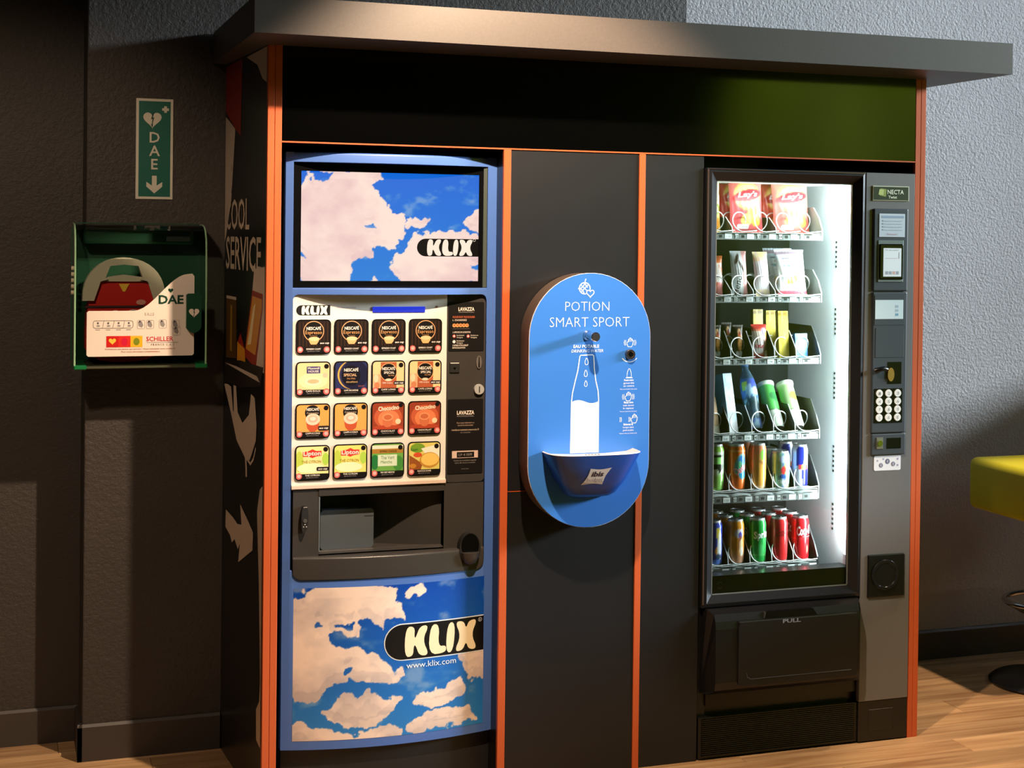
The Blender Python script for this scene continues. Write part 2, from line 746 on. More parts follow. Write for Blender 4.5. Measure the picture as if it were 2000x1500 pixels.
tag(MB().box(1.0, RX1, RY1, RY1 + .12, 0, RZ).build('wall_back', M_WALL_LIT), kind='structure')
tag(MB().box(RX0, 1.0, RY1, RY1 + .12, 0, RZ).build('wall_back_left', M_WALL), kind='structure')
pillar = MB().box(-0.4873, 1.485, 0.6045, RY1, 0, RZ, b=0.004).build('wall_pillar', M_WALL)
tag(pillar, kind='structure')
tag(MB().box(RX0 - .12, RX0, RY0, RY1, 0, RZ).build('wall_left', M_WALL), kind='structure')
tag(MB().box(RX0, RX1, RY0 - .12, RY0, 0, RZ).build('wall_front', M_WALL), kind='structure')
WY0, WY1, WZ0, WZ1 = -1.9, 0.60, 1.31, 3.2
LY = -2.0
wr = MB()
wr.box(RX1, RX1 + .2, LY, WY0, 0, RZ).box(RX1, RX1 + .2, WY1, RY1, 0, RZ)
wr.box(RX1, RX1 + .2, WY0, WY1, 0, WZ0).box(RX1, RX1 + .2, WY0, WY1, WZ1, RZ)
tag(wr.build('wall_right', M_WALL), kind='structure')
tag(MB().box(RX1, RX1 + .2, RY0, LY, 0, RZ).build('wall_right_lime', M_LIME), kind='structure')
win = MB()
for y in (WY0, (WY0 + WY1) / 2 - .03, WY1 - .06):
    win.box(RX1 + .06, RX1 + .12, y, y + .06, WZ0, WZ1, b=.004)
win.box(RX1 + .06, RX1 + .12, WY0, WY1, WZ0, WZ0 + .06, b=.004).box(RX1 + .06, RX1 + .12, WY0, WY1, WZ1 - .06, WZ1, b=.004)
win = tag(win.build('window_1', M_WHITEF), kind='structure')
MB().box(RX1 + .085, RX1 + .09, WY0 + .06, WY1 - .06, WZ0 + .06, WZ1 - .06).build('pane', glass_mat('window_glass', (.95, .98, .97)), win)
tag(MB().box(RX0, RX1, RY0, RY1, RZ, RZ + .1).build('ceiling', M_CEIL), kind='structure')


def skirting(name, x0, x1, y):
    m = MB()
    P = [(y, 0), (y, .112), (y - .006, .112), (y - .013, .104), (y - .013, 0)]
    m.prism(P, x0, x1, 'x')
    tag(m.build(name, M_BASEB), kind='structure')


skirting('baseboard_back_left', RX0, -.4873, RY1)
skirting('baseboard_back_right', 1.485, RX1, RY1)
skirting('baseboard_pillar', -.4873 - .013, -.078, .6045)
m = MB()
m.prism([(-.4873, 0), (-.4873, .112), (-.4933, .112), (-.5003, .104), (-.5003, 0)], .5915, RY1 - .013, 'y')
tag(m.build('baseboard_pillar_return', M_BASEB), kind='structure')

# ================================================================== THE KIOSK SURROUND
M_ORANGE = mat('orange_edge_band', (200, 90, 46), 0.4, bump=(300, 0.05, 0.0005))
M_BLACKL = mat('black_laminate', (20, 20, 21), 0.30, bump=(420, 0.10, 0.0006), noise=(5, 0.12))
M_HEAD = mat('gloss_black_laminate', (3, 3, 3), 0.10, spec=0.6, bump=(8, 0.02, 0.001))
M_DARKL = mat('charcoal_laminate', (22, 22, 25), 0.40, bump=(420, 0.12, 0.0006), noise=(5, 0.12))
M_CORN = mat('taupe_laminate', (74, 66, 60), 0.45, bump=(380, 0.15, 0.0006), noise=(160, 0.07))
kiosk = thing('vending_kiosk', (1.0, 0.3, 0), 'black kiosk surround with orange edges and taupe cornice framing both vending machines', 'kiosk')
ZC0, ZC1, ZL = 2.133, 2.2293, 1.8645


def board(x0, x1, xb0, xb1, z1, yb, name):
    """Upright board running back from the front; its front edge is an orange band."""
    d = 0.012
    t = d / yb
    m = MB()

    def ring(y, a, b):
        return [(a, y), (b, y)]
    xa, xc = x0 + (xb0 - x0) * t, x1 + (xb1 - x1) * t
    m.prism([(xa, d), (xc, d), (xb1, yb), (xb0, yb)], 0, z1, 'z', 0)
    o = m.build(name, M_BLACKL, kiosk)
    MB().prism([(x0 + .001, 0), (x1 - .001, 0), (x1, .001), (xc, d), (xa, d), (x0, .001)], 0, z1, 'z').build('edge_band', M_ORANGE, o)
    return o


SB = (-0.0757, 0.604)
board(-.0393, -.0202, -.0757, -.0566, ZC0, .604, 'side_board')
board(-.0192, 0.0, -.0556, -.0364, ZC0, .604, 'side_board')
board(.6446, .6673, .6446, .6673, ZL, .56, 'partition_board')
board(1.0721, 1.0922, 1.0721, 1.0922, ZL, .56, 'partition_board')
board(2.0301, 2.0490, 2.0301, 2.0490, ZC0, .82, 'side_board')
board(2.0500, 2.0682, 2.0500, 2.0682, ZC0, .82, 'side_board')
MB().box(0.0, 2.0301, .002, .02, ZL + .0035, ZC0).build('header_panel', M_HEAD, kiosk)
MB().box(0.0, 2.0301, 0.0, .02, ZL - .0005, ZL + .0035).build('edge_band', M_ORANGE, kiosk)
MB().box(.6673, 1.0721, .004, .022, .862, ZL - .002, b=.0008, seg=1).build('infill_panel', M_DARKL, kiosk)
lowp = MB().box(.6683, 1.0711, .003, .022, 0.0, .859, b=.0008, seg=1).build('infill_panel', M_DARKL, kiosk)
MB().box(.6683, 1.0711, .0022, .022, .859, .8602).build('edge_band', M_ORANGE, lowp)
MB().box(1.0922, 1.286, .004, .022, 0.0, ZL - .002, b=.0008, seg=1).build('infill_panel', M_DARKL, kiosk)
MB().box(0, 2.03, .57, .58, 0, ZC0).build('back_panel', M_BLACKL, kiosk)
MB().prism([(-.1161, -.2643), (2.2125, -.2643), (2.2125, .82), (1.492, .82), (1.492, .598), (-.1161, .598)], ZC0, ZC1, 'z').build('cornice', M_CORN, kiosk)

# printed mural on the outer side board
SA = Vector((-.0393, 0, 0))
SD = (Vector((-.0757, .604, 0)) - SA).normalized()
SN = Vector((-SD.y, SD.x, 0))


def mural_map(u, v, h):
    p = SA + SD * (-u) + SN * (h + .0004)
    return (p.x, p.y, v)


mu = Decal(mural_map, step=.0002)
CREAM, RED, AMBER, DK = (214, 190, 168), (150, 34, 18), (214, 142, 30), (20, 18, 18)
q = lambda *P: [(-s, z) for s, z in P]
mu.poly(q((.293, 2.126), (.014, 2.130), (.014, 2.03), (.07, 2.045), (.14, 2.09)), CREAM)
mu.poly(q((.60, 2.125), (.353, 2.127), (.37, 1.90), (.45, 1.925), (.60, 1.985)), RED)
mu.poly(q((.60, 1.97), (.547, 1.955), (.45, 1.924), (.503, 1.711), (.58, 1.60), (.60, 1.58)), CREAM, 1)
for k, ch in enumerate('Ü.!.à'):
    mu.text(ch, -.50, 1.80 - k * .017, .012, DK, bold=.02, layer=3)
mu.text('COOL', -.585, 1.622, .088, CREAM, 'l', .01, width=.355, layer=3)
mu.text('COOL', -.578, 1.622, .088, (96, 74, 60), 'l', .0, width=.30, layer=2)
mu.text('SERVICE', -.575, 1.502, .095, CREAM, 'l', .012, width=.51, layer=3)
mu.poly(q((.157, 1.508), (.014, 1.517), (.014, 1.22), (.123, 1.232), (.10, 1.30), (.05, 1.42), (.18, 1.44)), CREAM, 1)
mu.poly(q((.18, 1.446), (.036, 1.44), (.036, 1.40), (.123, 1.225), (.282, 1.25), (.27, 1.28)), RED, 2)
mu.poly(q((.175, 1.43), (.05, 1.425), (.05, 1.40), (.13, 1.262), (.262, 1.272)), AMBER, 3)
mu.poly(q((.16, 1.40), (.13, 1.41), (.19, 1.29), (.24, 1.285)), (240, 214, 160), 4)
mu.poly(q((.562, 1.415), (.411, 1.417), (.402, 1.233), (.56, 1.225)), (92, 62, 20), 1)
mu.rect(-.562, 1.408, -.411, 1.417, CREAM, 2)
mu.poly(q((.50, 1.39), (.47, 1.39), (.47, 1.25), (.50, 1.25)), (160, 120, 40), 2)
mu.poly(q((.344, 1.314), (.39, 1.28), (.267, 1.243), (.28, 1.27)), RED, 1)
mu.poly(q((.39, 1.285), (.28, 1.27), (.267, 1.225), (.39, 1.225)), AMBER, 2)
mu.poly(q((.60, 1.212), (.34, 1.232), (.021, 1.236), (.05, 1.18), (.34, 1.15), (.60, 1.15)), (34, 28, 26), 5)
mu.poly(q((.58, 1.208), (.40, 1.21), (.10, 1.205), (.06, 1.19), (.30, 1.198)), (200, 178, 160), 6)
hand = [(.585, 1.141), (.53, 1.145), (.476, 1.142), (.44, 1.07), (.43, 1.07), (.437, 1.153), (.40, 1.153), (.371, 1.075), (.30, 1.05), (.208, 1.084), (.18, 1.147), (.13, 1.14), (.102, 1.067), (.11, 1.02), (.19, .955), (.253, .952), (.382, .989), (.47, 1.06)]
mu.poly([(-s, z) for s, z in hand], CREAM, 4)
mu.stroke([(-.25, .96), (-.24, .93), (-.236, .90)], .02, CREAM, 4)
mu.stroke([(-.24, .955), (-.18, .945), (-.14, .965), (-.11, 1.0)], .009, CREAM, 4)
mu.poly(q((.538, .757), (.544, .703), (.47, .69), (.44, .672), (.40, .69), (.35, .668), (.32, .69), (.342, .631), (.141, .703), (.136, .755), (.20, .775), (.32, .807), (.30, .75), (.36, .742), (.42, .75)), CREAM, 4)
mu.poly(q((.014, .906), (.05, .89), (.084, .822), (.05, .62), (.022, .359), (.014, .359)), CREAM, 4)
mu.poly(q((.014, .37), (.022, .359), (.03, .30), (.072, .266), (.068, .18), (.014, .172)), CREAM, 4)
mu.build('mural_print', kiosk.children[0], 0.4)

# ================================================================== SIGN ABOVE THE DEFIBRILLATOR
M_GREEN = mat('sign_green_plastic', (0, 98, 82), 0.5, bump=(200, 0.04, 0.0005))
M_CREAM = mat('luminous_cream_plastic', (222, 214, 196), 0.5, bump=(200, 0.04, 0.0005))
sign = thing('defibrillator_sign', (-.2895, .6045, 1.71), 'narrow green DAE sign with heart and downward arrow on dark wall', 'sign')
MB().box(-.3445, -.2345, .6005, .6045, 1.710, 2.018, b=.001, seg=1).build('board', M_CREAM, sign)
d = Decal(front(.6005))
W = (222, 214, 196)
d.rect(-.3365, 1.718, -.2425, 2.010, (0, 98, 82))
d.rect(-.268, 1.982, -.248, 1.990, W, 1).rect(-.262, 1.976, -.254, 1.996, W, 1)
d.poly(heart(-.2965, 1.955, .058), W, 1)
d.poly([(-.2965 + x * .018, 1.952 + z * .024) for x, z in BOLT], (0, 60, 52), 2)
for k, ch in enumerate('DAE'):
    d.text(ch, -.2895, 1.884 - k * .041, .031, W, bold=.012)
d.poly([(-.2895 - .007, 1.782), (-.2895 - .007, 1.752), (-.313, 1.763), (-.313, 1.749), (-.2895, 1.728), (-.266, 1.749), (-.266, 1.763), (-.2825, 1.752), (-.2825, 1.782)], W, 1)
d.build('sign_print', sign, .5)

# ================================================================== DEFIBRILLATOR CABINET
M_GRN = mat('cabinet_green_plastic', (20, 112, 62), 0.35, bump=(150, 0.05, 0.0006))
M_GRND = mat('cabinet_dark_green_plastic', (14, 66, 44), 0.4, bump=(150, 0.05, 0.0006))
M_CLEAR = glass_mat('clear_cover_plastic', (.90, .97, .92), 0.04, 1.2)
AX0, AX1, AZ0, AZ1 = -.527, -.150, 1.206, 1.632
aed = thing('defibrillator_cabinet', (-.338, .6045, 1.2), 'green wall cabinet with clear cover and white DAE panel', 'cabinet')
MB().prism(rrect(AX0 - .003, AZ0, AX1 + .006, AZ1 + .004, .02), .590, .6045, 'y').build('back_plate', M_GRND, aed)
MB().box(AX0 + .03, AX1 - .03, .520, .590, AZ1 - .06, AZ1 - .012, b=.008).build('alarm_housing', M_GRND, aed)
MB().box(AX1 - .11, AX1 - .04, .515, .522, AZ1 - .05, AZ1 - .035, b=.002, seg=1).build('status_window', mat('pale_lens', (130, 150, 150), .2, bump=(90, .02, .0005)), aed)
# bowed transparent cover
prof = [(.590, AZ1), (.53, AZ1), (.485, AZ1 - .004), (.452, AZ1 - .018), (.432, AZ1 - .042), (.424, AZ1 - .08), (.420, AZ1 - .2), (.420, AZ0 + .012), (.590, AZ0 + .012)]
c = MB()
xs = [AX0, AX0 + .006, AX1 - .006, AX1]
c.grid([[(x, y, z) for y, z in prof] for x in (AX0, AX1)], 0, False)
for x in (AX0, AX1):
    c.prism(prof, x - .0008, x + .0008, 'x')
c.build('cover', M_CLEAR, aed, fix=False)
for x in (AX0 + .002, AX1 - .002):
    rim = MB().tube([(x, y, z) for y, z in prof], .0028, 6)
    rim.build('cover_highlight', mat('edge_highlight_green', (150, 190, 150), .25, bump=(60, .02, .0005)), aed)  # pale green tubes stand in for highlights along the cover edges
MB().box(AX0 + .03, AX1 - .03, .424, .59, AZ0, AZ0 + .012, b=.002, seg=1).build('bottom_tray', mat('smoked_plastic', (76, 78, 62), .3, bump=(80, .03, .0005)), aed)
for x in (AX0, AX1 - .032):
    MB().box(x, x + .036, .419, .59, AZ0 - .002, AZ0 + .014, b=.003, seg=1).build('corner_bracket', M_GRN, aed)
for k in range(5):
    MB().cyl((AX0 - .006, .50, 1.50 - k * .018), (AX0 + .002, .50, 1.50 - k * .018), .0065, n=10).build('side_stud', mat('stud_plastic', (200, 190, 160), .3, bump=(50, .02, .0005)), aed)
d = Decal(front(.4185))
pan = rrect(-.492, 1.243, -.187, 1.377, .005, 3)
P = [(-.487, 1.377), (-.492, 1.372), (-.492, 1.248), (-.487, 1.243), (-.192, 1.243), (-.187, 1.248), (-.187, 1.479), (-.193, 1.487)]
for i in range(13):
    t = i / 12
    x = -.205 - .155 * t
    P.append((x, 1.377 + .109 * (1 - t) ** 2 * (1 + 2 * t)))
P.append((-.40, 1.377))
WP = (226, 212, 200)
d.poly(P, WP)
GD = (18, 62, 44)
d.text('DAE', -.254, 1.398, .024, GD, bold=.03, width=.072)
d.poly(heart(-.2555, 1.437, .016), GD, 2)
d.text('S.R.I.S', -.316, 1.363, .008, (170, 160, 156))
d.stroke(rrect(-.474, 1.326, -.362, 1.348, .006, 3), .0012, (70, 66, 66), 2, True)
for k in range(4):
    x = -.461 + k * .029
    d.poly(ellipse(x, 1.341, .003, n=10), (90, 86, 86), 2)
    d.poly(ellipse(x + .001, 1.333, .005, .003, n=10), (150, 146, 146), 2)
    d.rect(x - .007, 1.3205, x + .006, 1.3222, (120, 116, 116), 2)
    if k:
        d.stroke([(x - .016, 1.327), (x - .012, 1.347)], .001, (90, 86, 86), 2)
for k, (x, z) in enumerate([(-.34, 1.336), (-.314, 1.336), (-.278, 1.337), (-.241, 1.336), (-.238, 1.316)]):
    d.stroke(rrect(x - .010, z - .012, x + .011, z + .013, .003, 2), .001, (150, 146, 146), 2, True)
    d.poly([(x - .008, z + .008), (x + .002, z + .011), (x + .007, z - .002), (x + .003, z - .009), (x - .006, z - .004)], (140, 134, 134), 2)
    d.poly(ellipse(x - .003, z + .009, .003, n=8), (70, 66, 66), 3)
for k, (c0, c1) in enumerate([((196, 30, 28), (250, 190, 70)), ((212, 44, 36), (200, 26, 60)), ((232, 176, 40), (120, 132, 30))]):
    x = -.437 + k * .034
    d.rect(x, 1.270, x + .034, 1.303, c0, 2)
    d.poly(heart(x + .017, 1.288, .022) if k == 0 else ellipse(x + .017, 1.286, .009, .011, 16), c1, 3)
d.text('SCHILLER', -.324, 1.287, .013, (196, 40, 40), 'l', .01, width=.077)
d.rect(-.324, 1.2825, -.232, 1.2835, (120, 116, 116), 2)
d.text('F R A N C E   S . A . S', -.31, 1.274, .005, (90, 60, 60), 'l')
d.text('Formations aux gestes qui sauvent - Nous contacter www.schiller.fr', -.34, 1.2625, .0042, (150, 40, 40), width=.20)
d.text('Pour toute information complémentaire', -.34, 1.2545, .0042, (150, 40, 40), width=.11)
d.build('information_panel', aed, .35)
h = MB().prism([(-.211, 1.424), (-.211, 1.326), (-.203, 1.316), (-.190, 1.310), (-.177, 1.316), (-.168, 1.326), (-.168, 1.424), (-.173, 1.428), (-.206, 1.428)], .398, .420, 'y')
h = h.build('latch', M_GRND, aed)
d = Decal(front(.398))
d.poly(heart(-.1895, 1.372, .032), WP)
d.poly([(-.1895 + x * .010, 1.370 + z * .013) for x, z in BOLT], GD, 1)
d.build('latch_print', h)

# the defibrillator inside
M_RED = mat('red_rubberised_plastic', (196, 26, 22), 0.4, bump=(120, 0.05, 0.0008))
M_BEIGE = mat('beige_plastic', (196, 184, 166), 0.45, bump=(120, 0.05, 0.0006))
dev = thing('defibrillator', (-.385, .52, 1.22), 'red portable defibrillator with pale carrying handle behind the clear cover', 'defibrillator')
body = [(-.492, 1.222), (-.278, 1.222), (-.276, 1.33), (-.288, 1.42), (-.310, 1.462), (-.385, 1.468), (-.460, 1.462), (-.482, 1.42), (-.494, 1.33)]
MB().prism(chaikin(body, 2), .47, .57, 'y').build('body', M_RED, dev)
MB().box(-.495, -.275, .467, .50, 1.383, 1.390, b=.001, seg=1).build('seam', mat('dark_seam', (60, 20, 20), .5, bump=(90, .03, .0005)), dev)
arch_o = [(-.385 + .118 * math.cos(t), 1.405 + .128 * math.sin(t) ** .8) for t in [math.pi * i / 20 for i in range(21)]]
arch_i = [(-.470, 1.405), (-.452, 1.462), (-.430, 1.468), (-.437, 1.475), (-.425, 1.508), (-.385, 1.512), (-.345, 1.508), (-.333, 1.475), (-.340, 1.468), (-.318, 1.462), (-.300, 1.405)]
MB().prism(arch_o + arch_i, .455, .505, 'y').build('carrying_handle', M_BEIGE, dev)
MB().prism(q((.44, 1.462), (.33, 1.462), (.335, 1.475), (.385, 1.482), (.435, 1.475)), .462, .50, 'y').build('handle_bridge', M_BEIGE, dev)
d = Decal(front(.467))
d.poly([(-.40, 1.455), (-.370, 1.455), (-.382, 1.432), (-.388, 1.432)], (240, 190, 60))
d.build('device_badge', dev)
d = Decal(front(.467))
d.poly(ellipse(-.408, 1.355, .018, .022), (214, 190, 190), 1).poly(ellipse(-.358, 1.357, .022, .022), (214, 196, 196), 1)
d.poly(ellipse(-.336, 1.40, .014, .008), (220, 150, 140), 1)
d.build('device_print', dev)

# ================================================================== BAR STOOL
M_LIMEU = mat('lime_upholstery', (190, 184, 22), 0.6, bump=(500, 0.15, 0.0008))
M_CHROME = mat('chrome', (205, 205, 208), 0.12, 1.0, bump=(30, 0.01, 0.0005))
M_BLKM = mat('black_metal', (22, 21, 21), 0.35, bump=(90, 0.05, 0.0005))
st = thing('bar_stool', (2.86, .40, 0), 'lime yellow upholstered bar stool with round foot ring beside the wall', 'stool')
bm = bmesh.new()
bmesh.ops.create_cube(bm, size=1)
for v in bm.verts:
    v.co = Vector((2.86 + v.co.x * .44, .39 + v.co.y * .42, .717 + v.co.z * .19))
bmesh.ops.bevel(bm, geom=bm.edges[:], offset=.028, segments=4, profile=.5, affect='EDGES')
MB().bm(bm, 0, True).build('seat', M_LIMEU, st)
MB().tube([(2.86 + .205 * sx, .39 + .195 * sy, .787) for sx, sy in ((-1, -1), (1, -1), (1, 1), (-1, 1))], .0035, 6, closed=True).build('piping', M_LIMEU, st)
MB().cyl((2.86, .40, .60), (2.86, .40, .622), .09, n=24).build('mounting_plate', M_BLKM, st)
MB().cyl((2.86, .40, .02), (2.86, .40, .60), .028, n=20).build('column', M_BLKM, st)
MB().tube([(2.86 + .155 * math.cos(t), .40 + .155 * math.sin(t), .30) for t in [2 * math.pi * i / 40 for i in range(40)]], .010, 10, closed=True).build('foot_ring', M_CHROME, st)
for a in (0.6, 2.7, 4.8):
    MB().tube([(2.86, .40, .24), (2.86 + .09 * math.cos(a), .40 + .09 * math.sin(a), .26), (2.86 + .152 * math.cos(a), .40 + .152 * math.sin(a), .297)], .007, 8).build('ring_strut', M_BLKM, st)
MB().lathe([(.205, 0), (.208, .008), (.195, .018), (.10, .028), (.045, .045), (.03, .07)], (2.86, .40, 0), 40).build('base', M_BLKM, st)
# ================================================================== HOT DRINKS MACHINE
M_BLUE = mat('blue_powder_coat', (80, 116, 188), 0.36, bump=(300, 0.06, 0.0005), noise=(4, 0.03))
M_CHAR = mat('charcoal_plastic', (62, 58, 55), 0.33, bump=(500, 0.10, 0.0005), noise=(30, 0.05))
M_CHARD = mat('dark_plastic', (28, 26, 26), 0.55, bump=(500, 0.08, 0.0005))
M_BEZEL = mat('black_bezel', (10, 10, 11), 0.16, bump=(60, 0.01, 0.0004))
M_WPANEL = mat('white_panel', (232, 226, 216), 0.4, bump=(400, 0.03, 0.0004))
M_STEEL = mat('brushed_steel', (190, 188, 184), 0.28, 0.9, bump=(120, 0.04, 0.0005))
hot = thing('hot_drinks_machine', (.32, .28, 0), 'blue hot drinks machine with cloud screen and rows of drink buttons', 'vending machine')
KX0, KX1, KB = .012, .628, .05
KZ0, KZ1 = .165, 1.838


def kyf(x):
    return -KB * (1 - ((x - .32) / .308) ** 2)


def curved_strip(mb, x0, x1, z0, z1, yb, n=24, off=0.0, m=0, xr=None, ch=0.0):
    """Block whose front follows the bowed door; z0/z1 may be functions of x; ch rounds the top front edge."""
    f0 = z0 if callable(z0) else (lambda x: z0)
    f1 = z1 if callable(z1) else (lambda x: z1)
    xs = [x0 + (x1 - x0) * i / n for i in range(n + 1)]
    if xr:
        xs = sorted(set(xs + xr))
    prof = [(0, 0)] if not ch else [(ch * (1 - math.cos(t)), -ch * (1 - math.sin(t))) for t in [math.pi / 2 * i / 4 for i in range(5)]]
    F = [[(x, kyf(x) - off, f0(x))] + [(x, kyf(x) - off + dy, f1(x) + dz) for dy, dz in prof] for x in xs]
    B = [[(x, yb, f0(x)), (x, yb, f1(x))] for x in xs]
    mb.grid(F, m, True)
    mb.grid(B, m, False)
    mb.grid([[F[i][-1], B[i][1]] for i in range(len(xs))], m, True)
    mb.grid([[F[i][0], B[i][0]] for i in range(len(xs))], m, False)
    for i in (0, -1):
        mb.add(F[i] + [B[i][1], B[i][0]], [list(range(len(F[i]) + 2))], m)


CR = .026
CRX = [.038 + CR * (1 - math.cos(math.radians(a))) for a in range(0, 91, 10)] + [.594 - CR * (1 - math.cos(math.radians(a))) for a in range(0, 91, 10)]


def zlip(x, x0=.038, x1=.594, z=.643):
    d = min(x - x0, x1 - x)
    if d >= CR:
        return z
    d = max(d, 0)
    return z + CR - math.sqrt(max(0, CR * CR - (CR - d) ** 2))


def ztop(x, x0=.033, x1=.594, z=1.441, r=.018):
    d = max(min(x - x0, x1 - x), 0)
    return z if d >= r else z - r + math.sqrt(max(0, r * r - (r - d) ** 2))


MB().box(.016, .624, .130, .47, .03, 1.825, b=.004).build('body', M_CHARD, hot)
door = MB()
curved_strip(door, KX0, .033, KZ0, KZ1, .03, 2)
curved_strip(door, .594, KX1, KZ0, KZ1, .03, 2)
curved_strip(door, .033, .594, 1.811, KZ1, .03, 24, ch=.006)
curved_strip(door, .033, .594, ztop, 1.459, .03, 24, ch=.003, xr=[.033 + .018 * i / 6 for i in range(7)] + [.594 - .018 * i / 6 for i in range(7)])
curved_strip(door, .033, .594, KZ0, zlip, .03, 24, xr=CRX, ch=.003)
door = door.build('door', M_BLUE, hot)
kick = MB()
curved_strip(kick, KX0 + .004, KX1 - .004, .0246, .158, .04, 16, -.022)
kick.build('kick_plate', M_CHARD, hot)

# ---- screen
scr = MB().box(.0335, .5935, .006, .02, 1.4595, 1.8105).build('screen_bezel', M_BEZEL, door)
fr = MB()
for a in ((.0335, .0555, 1.4595, 1.8105), (.571, .5935, 1.4595, 1.8105), (.0555, .571, 1.4595, 1.4785), (.0555, .571, 1.7865, 1.8105)):
    fr.box(a[0], a[1], .001, .006, a[2], a[3])
fr.build('bezel_frame', M_BEZEL, door)
MB().box(.5825, .5935, -.006, .001, 1.4605, 1.8095).build('bezel_strip', mat('grey_strip', (70, 78, 72), .4, bump=(90, .03, .0004)), door)


def clouds(U, V, asp, polys, holes, sky0, sky1, lit, shade, seed, warp=.035):
    """Print of cumulus on blue; polys and holes are outlines in u, v, made ragged by noise."""
    X, Y = U * asp, V
    wx = (fbm(X * 5, Y * 5, seed, 2) - .5) * warp * 5 + (fbm(X * 17, Y * 17, seed + 3, 4) - .5) * warp * 5
    wy = (fbm(X * 5 + 31, Y * 5 + 17, seed + 5, 2) - .5) * warp * 5 + (fbm(X * 17 + 9, Y * 17 + 5, seed + 7, 4) - .5) * warp * 5
    polys, holes = [chaikin(p, 2) for p in polys], [chaikin(p, 2) for p in holes]
    k = np.zeros(U.shape)
    for ox, oy in ((-.3, -.3), (.3, -.3), (-.3, .3), (.3, .3), (0, 0)):
        du, dv = ox / U.shape[0], oy / U.shape[1]
        P = Paint(U + wx / asp + du, V + wy + dv, (0, 0, 0))
        for p in polys:
            P.poly(p, (1, 1, 1))
        for p in holes:
            P.poly(p, (0, 0, 0))
        k += P.c[..., 0] / 5
    n2 = fbm(X * 2.4 + 7, Y * 3.4 + 3, seed + 9, 6)
    n3 = fbm(X * 9, Y * 11, seed + 14, 4)
    # light tops, greyer undersides: compare the mask with itself a little higher up
    s_ = max(2, U.shape[1] // 14)
    above = np.concatenate([k[:, s_:], np.zeros((U.shape[0], s_))], 1)
    below = np.concatenate([np.ones((U.shape[0], s_)), k[:, :-s_]], 1)
    sh = np.clip(.74 + (n2 - .5) * 1.5 + (n3 - .5) * .5 + .16 * (1 - above) - .22 * (1 - below), 0, 1)
    P = Paint(U, V, sky0)
    P.mix(1 - V, sky1)
    P.mix(sstep(.60, .80, fbm(X * 5 + 2, Y * 8, seed + 21, 5)) * .35, lit)
    c = np.array(shade, float) * (1 - sh[..., None]) + np.array(lit, float) * sh[..., None]
    return P.c * (1 - k[..., None]) + c * k[..., None]


def screen_paint(U, V):
    t = lambda P: [((x - 215) / 1480, (1150 - y) / 918) for x, y in P]
    polys = [t(p) for p in (
        [(150, 160), (840, 200), (860, 310), (790, 345), (850, 440), (900, 520), (950, 580), (1050, 570), (1110, 650), (1100, 720), (1050, 800), (1010, 880), (880, 870), (815, 870), (830, 930), (800, 970), (680, 990), (630, 1030), (650, 1090), (650, 1200), (150, 1200)],
        [(1100, 650), (1190, 590), (1250, 630), (1215, 720), (1170, 690), (1120, 740)],
        [(1150, 760), (1290, 745), (1350, 700), (1430, 735), (1540, 740), (1760, 745), (1760, 1200), (1040, 1200), (1030, 1110), (955, 1080), (980, 990), (1010, 930), (1100, 900), (1110, 800)],
        [(1760, 520), (1640, 540), (1620, 610), (1545, 650), (1570, 710), (1760, 730)], [(720, 1200), (780, 1110), (830, 1115), (830, 1200)])]
    holes = [t(p) for p in ([(280, 200), (450, 200), (440, 280), (370, 310), (290, 290)], [(740, 660), (800, 650), (805, 700), (750, 715)], [(1630, 985), (1760, 985), (1760, 1040), (1640, 1030)], [(150, 930), (270, 950), (260, 975), (150, 975)])]
    return clouds(U, V, 1.67, polys, holes, (14, 104, 216), (40, 128, 216), (255, 226, 212), (224, 184, 186), 3, .020)


painted('display', lambda u, v: (.0555 + .5155 * u, .0045, 1.4785 + .308 * v), 200, 130, screen_paint, attr_mat('lit_screen', .2, 1.0), scr, smooth=False)
d = Decal(front(.0040), step=.0002)
BK, IV = mat('screen_black', (12, 12, 12), .25), mat('screen_white', (255, 236, 214), .25, emis=1.0, dark=True)
d.poly([(.571, 1.5495)] + [(.571, 1.6005)] + [(.414 - .0255 * math.sin(math.radians(a)), 1.575 + .0255 * math.cos(math.radians(a))) for a in range(0, 181, 12)], BK, 0)
d.klix(.418, 1.5515, .047, .135, IV, 1)
d.stroke(ellipse(.5585, 1.597, .0035, n=12), .001, IV, 1, True)
d.build('screen_logo', scr)

# ---- selection panel
MB().box(.0345, .4775, -.004, .02, .9075, 1.4405).build('selection_panel', M_WPANEL, hot)
selp = hot.children[-1]
lipz = MB().prism([(-.004, .909), (-.012, .9055), (-.013, .897), (-.004, .8935), (.02, .8935), (.02, .909)], .0345, .4775, 'x').build('panel_ledge', mat('beige_ledge', (214, 190, 172), .35, bump=(300, .03, .0004)), hot)
d = Decal(front(-.004))
d.poly([(.139, 1.382), (.139, 1.4105)] + [(.058 - .0142 * math.sin(math.radians(a)), 1.39625 + .01425 * math.cos(math.radians(a))) for a in range(0, 181, 15)], (14, 14, 14))
d.klix(.0585, 1.3835, .0255, .073, (244, 236, 222), 1)
d.build('panel_logo', selp)
d = Decal(front(-.004))
d.text('Choisissez votre boisson', .185, 1.402, .005, (170, 160, 190), width=.055)
d.build('panel_caption', selp)
MB().cyl((.447, -.0035, 1.405), (.447, -.0055, 1.405), .003, n=12).build('indicator_lamp', mat('dim_lamp', (150, 120, 110), .3, bump=(60, .01, .0002)), selp)
MB().box(.260, .412, -.0075, -.003, 1.3895, 1.4055, b=.001, seg=1).build('text_display', mat('blue_lcd', (40, 62, 232), .25, emis=.85, dark=True, bump=(60, .01, .0003)), selp)

